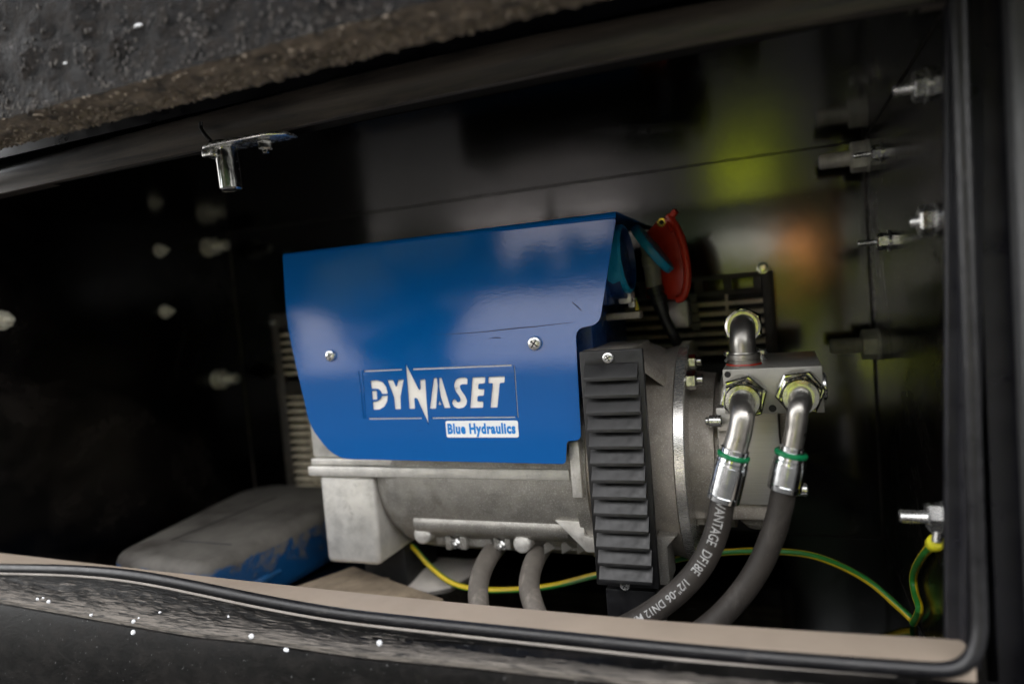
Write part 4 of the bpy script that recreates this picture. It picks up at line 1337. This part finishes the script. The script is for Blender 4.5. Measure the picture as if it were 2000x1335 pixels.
# ------------------------------------------------------------------ hydraulic hoses
def arc(path):
    L = [0.0]
    for a, b_ in zip(path, path[1:]): L.append(L[-1] + (b_ - a).length)
    return L
def hose(label, start, ey, px_pts, pr, fi, hr, group='black hydraulic hoses from the manifold'):
    """px_pts: (x, y, Y) from the end of the bend; fi = (ferrule start, ferrule end) indices"""
    t = thing('hydraulic_hose', label, 'hose', at(*px_pts[-1][:2], Y=px_pts[-1][2]), group)
    P = [at(x, y, Y=Y) for x, y, Y in px_pts]
    s = at(*start, Y=by)
    bend = [V((s.x, by - 0.028, s.z)), V((s.x, ey + 0.016, s.z)), V((s.x, ey + 0.006, s.z - 0.0025))]
    full = spline(bend + P, 8)
    i0 = (2 + 1 + fi[0]) * 8; i1 = (2 + 1 + fi[1]) * 8
    mb = MB(); mb.tube(full[: i0 + 3], pr, 24, caps=True)
    obj('elbow_pipe', mb, M['tube'], t)
    a, c = full[i0], full[i1]
    d = (c - a).normalized(); Lf = (c - a).length
    k = hr / 0.0095
    mb = MB(); mb.lathe(a - d * 0.004, d, [(0, pr * 1.02), (0.0004, pr * 1.16), (0.004, pr * 1.16), (0.0045, 0.0110 * k)], 30, cap0=False, cap1=False)
    obj('collar', mb, M['chrome'], t)
    mb = MB(); mb.lathe(a, d, [(0, 0.0098 * k), (0.0003, 0.0115 * k), (0.0012, 0.0124 * k), (0.0030, 0.0124 * k), (0.0042, 0.0114 * k)], 36, cap0=False, cap1=False)
    obj('marker_ring', mb, M['green'], t)
    prof = [(0.0040, 0.0100 * k), (0.0041, 0.0119 * k), (0.0062, 0.0121 * k), (0.0065, 0.0116 * k), (0.0075, 0.0116 * k), (0.0078, 0.0122 * k), (0.0100, 0.0123 * k), (0.0104, 0.0126 * k),
            (Lf - 0.0055, 0.0128 * k), (Lf - 0.005, 0.0124 * k), (Lf - 0.0044, 0.0128 * k), (Lf - 0.0006, 0.0126 * k), (Lf, 0.0119 * k), (Lf, 0.009 * k)]
    mb = MB(); mb.lathe(a, d, prof, 22, cap0=False, cap1=False)
    f = obj('ferrule', mb, M['chrome'], t)
    hp = full[i1 - 2:]
    mb = MB(); mb.tube(hp, hr, 28)
    obj('rubber_tube', mb, M['hose'], t)
    return t, hp
h1, hp = hose('black hydraulic hose lettered in white, left one under the manifold block', (1453, 773), 0.566,
         [(1450, 812, 0.563), (1444, 848, 0.561), (1434, 884, 0.560), (1412, 976, 0.560), (1402, 1028, 0.560), (1385, 1075, 0.559), (1358, 1119, 0.557), (1317, 1161, 0.553), (1262, 1202, 0.548), (1170, 1250, 0.535)], 0.0094, (2, 3), 0.0097)
# white print along the hose
LL_ = arc(hp)
def at_len(s):
    s = max(0, min(s, LL_[-1] - 1e-6))
    for i in range(len(LL_) - 1):
        if LL_[i + 1] >= s:
            f = (s - LL_[i]) / (LL_[i + 1] - LL_[i])
            T = (hp[min(i + 1, len(hp) - 1)] - hp[i]).normalized()
            if i + 2 < len(hp):
                T = T.lerp((hp[i + 2] - hp[i + 1]).normalized(), f).normalized()
            return hp[i].lerp(hp[i + 1], f), T
def len_near(px_, py_):
    q = at(px_, py_, Y=0.555)
    return LL_[min(range(len(hp)), key=lambda i: (hp[i] - q).length)]
def hose_print(body, s0, s1, cap, parent, name='hose_print'):
    cu = text_curve(body, 1.0, 0.004)
    tmp = bpy.data.objects.new('temporary', cu); COL.objects.link(tmp)
    bpy.context.view_layer.update()
    tw = tmp.dimensions.x
    bpy.data.objects.remove(tmp)
    def fn(co):
        c, T = at_len(s0 + (s1 - s0) * co.x / tw)
        F = -c; F = (F - T * F.dot(T)).normalized()
        side = F.cross(T)
        y = (co.y - 0.35) / 0.70 * cap
        th = y / 0.0097 - 0.06
        return c + (F * math.cos(th) + side * math.sin(th)) * (0.0097 + 0.00018)
    return from_curve(name, cu, M['print_white'], None, parent, fn, 0.12)
sA = LL_[2] - 0.001
sB = len_near(1385, 1076); sC = len_near(1352, 1122); sD = len_near(1325, 1152); sE = len_near(1235, 1215)
hose_print('VANTAGE', sA, len_near(1390, 1060), 0.0078, h1)
hose_print('DF18E', len_near(1387, 1070), len_near(1359, 1116), 0.0078, h1)
hose_print('1/2"-06 DN12 MAX', len_near(1350, 1128), len_near(1225, 1219), 0.0062, h1)
h2, _ = hose('plain dusty hydraulic hose, right one under the manifold block', (1562, 764), 0.568,
         [(1559, 800, 0.566), (1554, 840, 0.565), (1546, 880, 0.565), (1531, 956, 0.565), (1521, 1005, 0.565), (1505, 1056, 0.564), (1480, 1110, 0.562), (1443, 1164, 0.559), (1392, 1216, 0.554), (1310, 1275, 0.545)], 0.0078, (2, 3), 0.0095)

# two grey conduits under the stator
def conduit(label, pts):
    mb = MB(); mb.tube(spline([at(x, y, Y=Y) for x, y, Y in pts], 8), 0.0104, 20)
    o = obj('conduit', mb, M['conduit'])
    return tag(o, label, 'conduit', 'grey conduits under the generator')
conduit('grey rubber conduit bending down under the generator, left one of the pair', [(975, 1062, 0.70), (956, 1085, 0.655), (940, 1118, 0.63), (934, 1150, 0.615), (936, 1185, 0.60), (945, 1225, 0.59), (965, 1270, 0.585)])
conduit('grey rubber conduit bending down under the generator, one nearer the louvred vent', [(1062, 1066, 0.70), (1046, 1090, 0.655), (1036, 1120, 0.63), (1034, 1150, 0.615), (1043, 1185, 0.60), (1058, 1222, 0.59), (1080, 1262, 0.585)])

# green and yellow earth cable along the floor
wp = [(740, 1030, 0.76), (800, 1062, 0.72), (838, 1103, 0.70), (880, 1136, 0.69), (930, 1150, 0.685), (1000, 1151, 0.685), (1080, 1143, 0.69), (1165, 1122, 0.69), (1240, 1106, 0.70), (1305, 1095, 0.71), (1365, 1083, 0.715), (1440, 1076, 0.72), (1520, 1076, 0.725),
      (1585, 1084, 0.73), (1645, 1106, 0.735), (1700, 1137, 0.735), (1750, 1180, 0.725), (1782, 1210, 0.715)]
pts = [at(x, y, Y=Y) for x, y, Y in wp]
xe = X1 - 0.006
pts += [V((xe, 0.708, Z0 + 0.006))] + [at(x, y, X=xe) for x, y in [(1796, 1190), (1788, 1160), (1784, 1130), (1790, 1105), (1806, 1080), (1824, 1062)]]
path = spline(pts, 6)
earth = thing('earth_cable', 'green and yellow earth cable looping across the floor to a right wall bolt', 'cable', V((0.0, 0.72, Z0)))
mb = MB(); mb.tube(path, 0.0034, 12)
obj('insulation', mb, M['wire'], earth)
d = (path[-1] - path[-4]).normalized()
mb = MB(); mb.lathe(path[-1] - d * 0.002, d, [(0, 0.0042), (0.003, 0.0062), (0.012, 0.0062), (0.014, 0.0045)], 18)
obj('crimp_sleeve', mb, M['yellow'], earth)
e = path[-1] + d * 0.012
mb = MB(); q = V((X1 - 0.0035, 0.583, -0.188))
mb.tube([e, e.lerp(q, 0.55), q], 0.0035, 10)
obj('lug', mb, M['zinc'], earth)

# dusty canister on the floor left of the generator
mb = MB()
poly = [(-0.757, 0.562), (-0.597, 0.548), (-0.579, 0.735), (-0.595, 0.865), (-0.765, 0.868), (-0.802, 0.83)]
pp = rnd([(x, y) for x, y in poly], 0.028, 5)
mb.prism([V((x, y, Z0 + 0.001)) for x, y in pp], (0, 0, 0.076), 0.016, 5)
can = thing('canister', 'dusty blue plastic canister lying on the floor left of the generator', 'canister', (-0.68, 0.71, Z0))
obj('body', mb, M['can'], can)
for p, q in ((at(335, 1054, Z=Z0 + 0.0772), at(540, 970, Z=Z0 + 0.0772)), (at(352, 1056, Z=Z0 + 0.0772), at(452, 1063, Z=Z0 + 0.0772))):
    mb = MB(); mb.tube([p, p.lerp(q, 0.5), q], 0.0008, 8)
    obj('seam', mb, M['dark'], can)
def side_x(y): return -0.597 + (y - 0.548) / 0.187 * 0.018
for zz, ya, yb, r in ((0.030, 0.565, 0.655, 0.0045), (0.014, 0.58, 0.63, 0.0045)):
    mb = MB()
    L = [V((side_x(ya + (yb - ya) * k / 12) + 0.0005, ya + (yb - ya) * k / 12, Z0 + zz + 0.0015 * mn.noise(V((k * 0.9, zz * 90, 2))))) for k in range(13)]
    mb.tube(L, r, 9, rfun=lambda t: 0.55 + 0.45 * math.sin(PI * min(1, max(0, t * 0.9 + 0.05))) + 0.18 * mn.noise(V((t * 9, zz * 50, 5))))
    obj('side_rib', mb, M['can_rib'], can)
# scrap board and cloth on the floor
zb = -0.316
bp = [at(690, 1105, Z=zb), at(866, 1168, Z=zb), at(800, 1215, Z=zb), at(560, 1150, Z=zb)]
mb = MB(); mb.prism(bp, (0, 0, -0.005), 0.001)
mb2 = obj('board', mb, M['board']); tag(mb2, 'stained brown board lying corner up in front of the cast foot', 'board')
mb = MB(); mb.box(bp[0].x + 0.0, bp[0].x + 0.06, bp[0].y - 0.045, bp[0].y - 0.012, Z0 + 0.0005, zb - 0.0055)
tag(obj('wood_block', mb, M['board']), 'short brown block propping up the stained board', 'block')
cl = [(772, 1068), (800, 1085), (935, 1092), (922, 1118), (880, 1142), (835, 1150), (780, 1138), (768, 1100)]
mb = MB()
base = [at(x, y, Z=Z0 + 0.004) for x, y in cl]
cen = sum(base, V((0, 0, 0))) / len(base)
rings = []
for k in range(6):
    f = k / 5
    ring = []
    for i in range(40):
        j = i / 40 * len(base)
        p = base[int(j)].lerp(base[(int(j) + 1) % len(base)], j - int(j))
        q = cen.lerp(p, f)
        q.z = Z0 + 0.002 + 0.012 * (0.5 + 0.5 * mn.noise(V((q.x * 30, q.y * 22, 4)))) * (1 - f * 0.7)
        ring.append(q)
    rings.append(ring + [ring[0]])
mb.strip(rings + [[V((p.x, p.y, Z0 + 0.0003)) for p in rings[-1]]], True)
tag(obj('cloth', mb, M['sheet']), 'crumpled pale grey cloth on the floor under the stator', 'cloth')

# water drops on the edge of the ledge and the wet panel
drops = [(73, 1169, 3.2, 'leftmost small drop of the trio at the left end of the ledge'), (84, 1167, 2.4, 'tiny top drop of the trio at the left end of the ledge'),
         (95, 1174, 4.4, 'largest drop of the trio at the left end of the ledge'), (178, 1200, 3.8, 'lone drop on the ledge edge just right of the trio'),
         (261, 1213, 4.8, 'upper drop of the vertical pair on the ledge edge'), (260, 1234, 4.8, 'lower drop of the vertical pair, on the wet panel'),
         (491, 1242, 5.0, 'large drop on the ledge edge below the blue canister'), (559, 1268, 4.4, 'drop on the wet panel below the brown board'),
         (741, 1255, 4.8, 'large drop on the ledge below the left conduit, furthest right on the mud'), (312, 1195, 2.8, 'faint drop in mid ledge right of the vertical pair'),
         (446, 1203, 2.4, 'faint tiny drop in mid ledge under the canister'), (271, 1206, 2.2, 'tiny drop touching the upper drop of the vertical pair')]
for x, y, r, lab in drops:
    yl = lerp_path(LL, [x])[0]
    if y < yl + 4:
        p = at(x, y, Y=0.4225)
    else:
        p = at(x, y, Y=0.4125)
    R = r * 0.00042
    lm = Lumps()
    lm.add(3, Matrix.Translation(p) @ Matrix.Rotation(random.uniform(-0.5, 0.5), 4, 'Y') @ Matrix.Diagonal((random.uniform(0.85, 1.25), 0.9, random.uniform(0.75, 1.15), 1)) @ Matrix.Scale(R, 4))
    tag(obj('water_drop', lm.mesh('water_drop', True), M['water']), lab, 'water drop', 'water drops on the wet black edge')
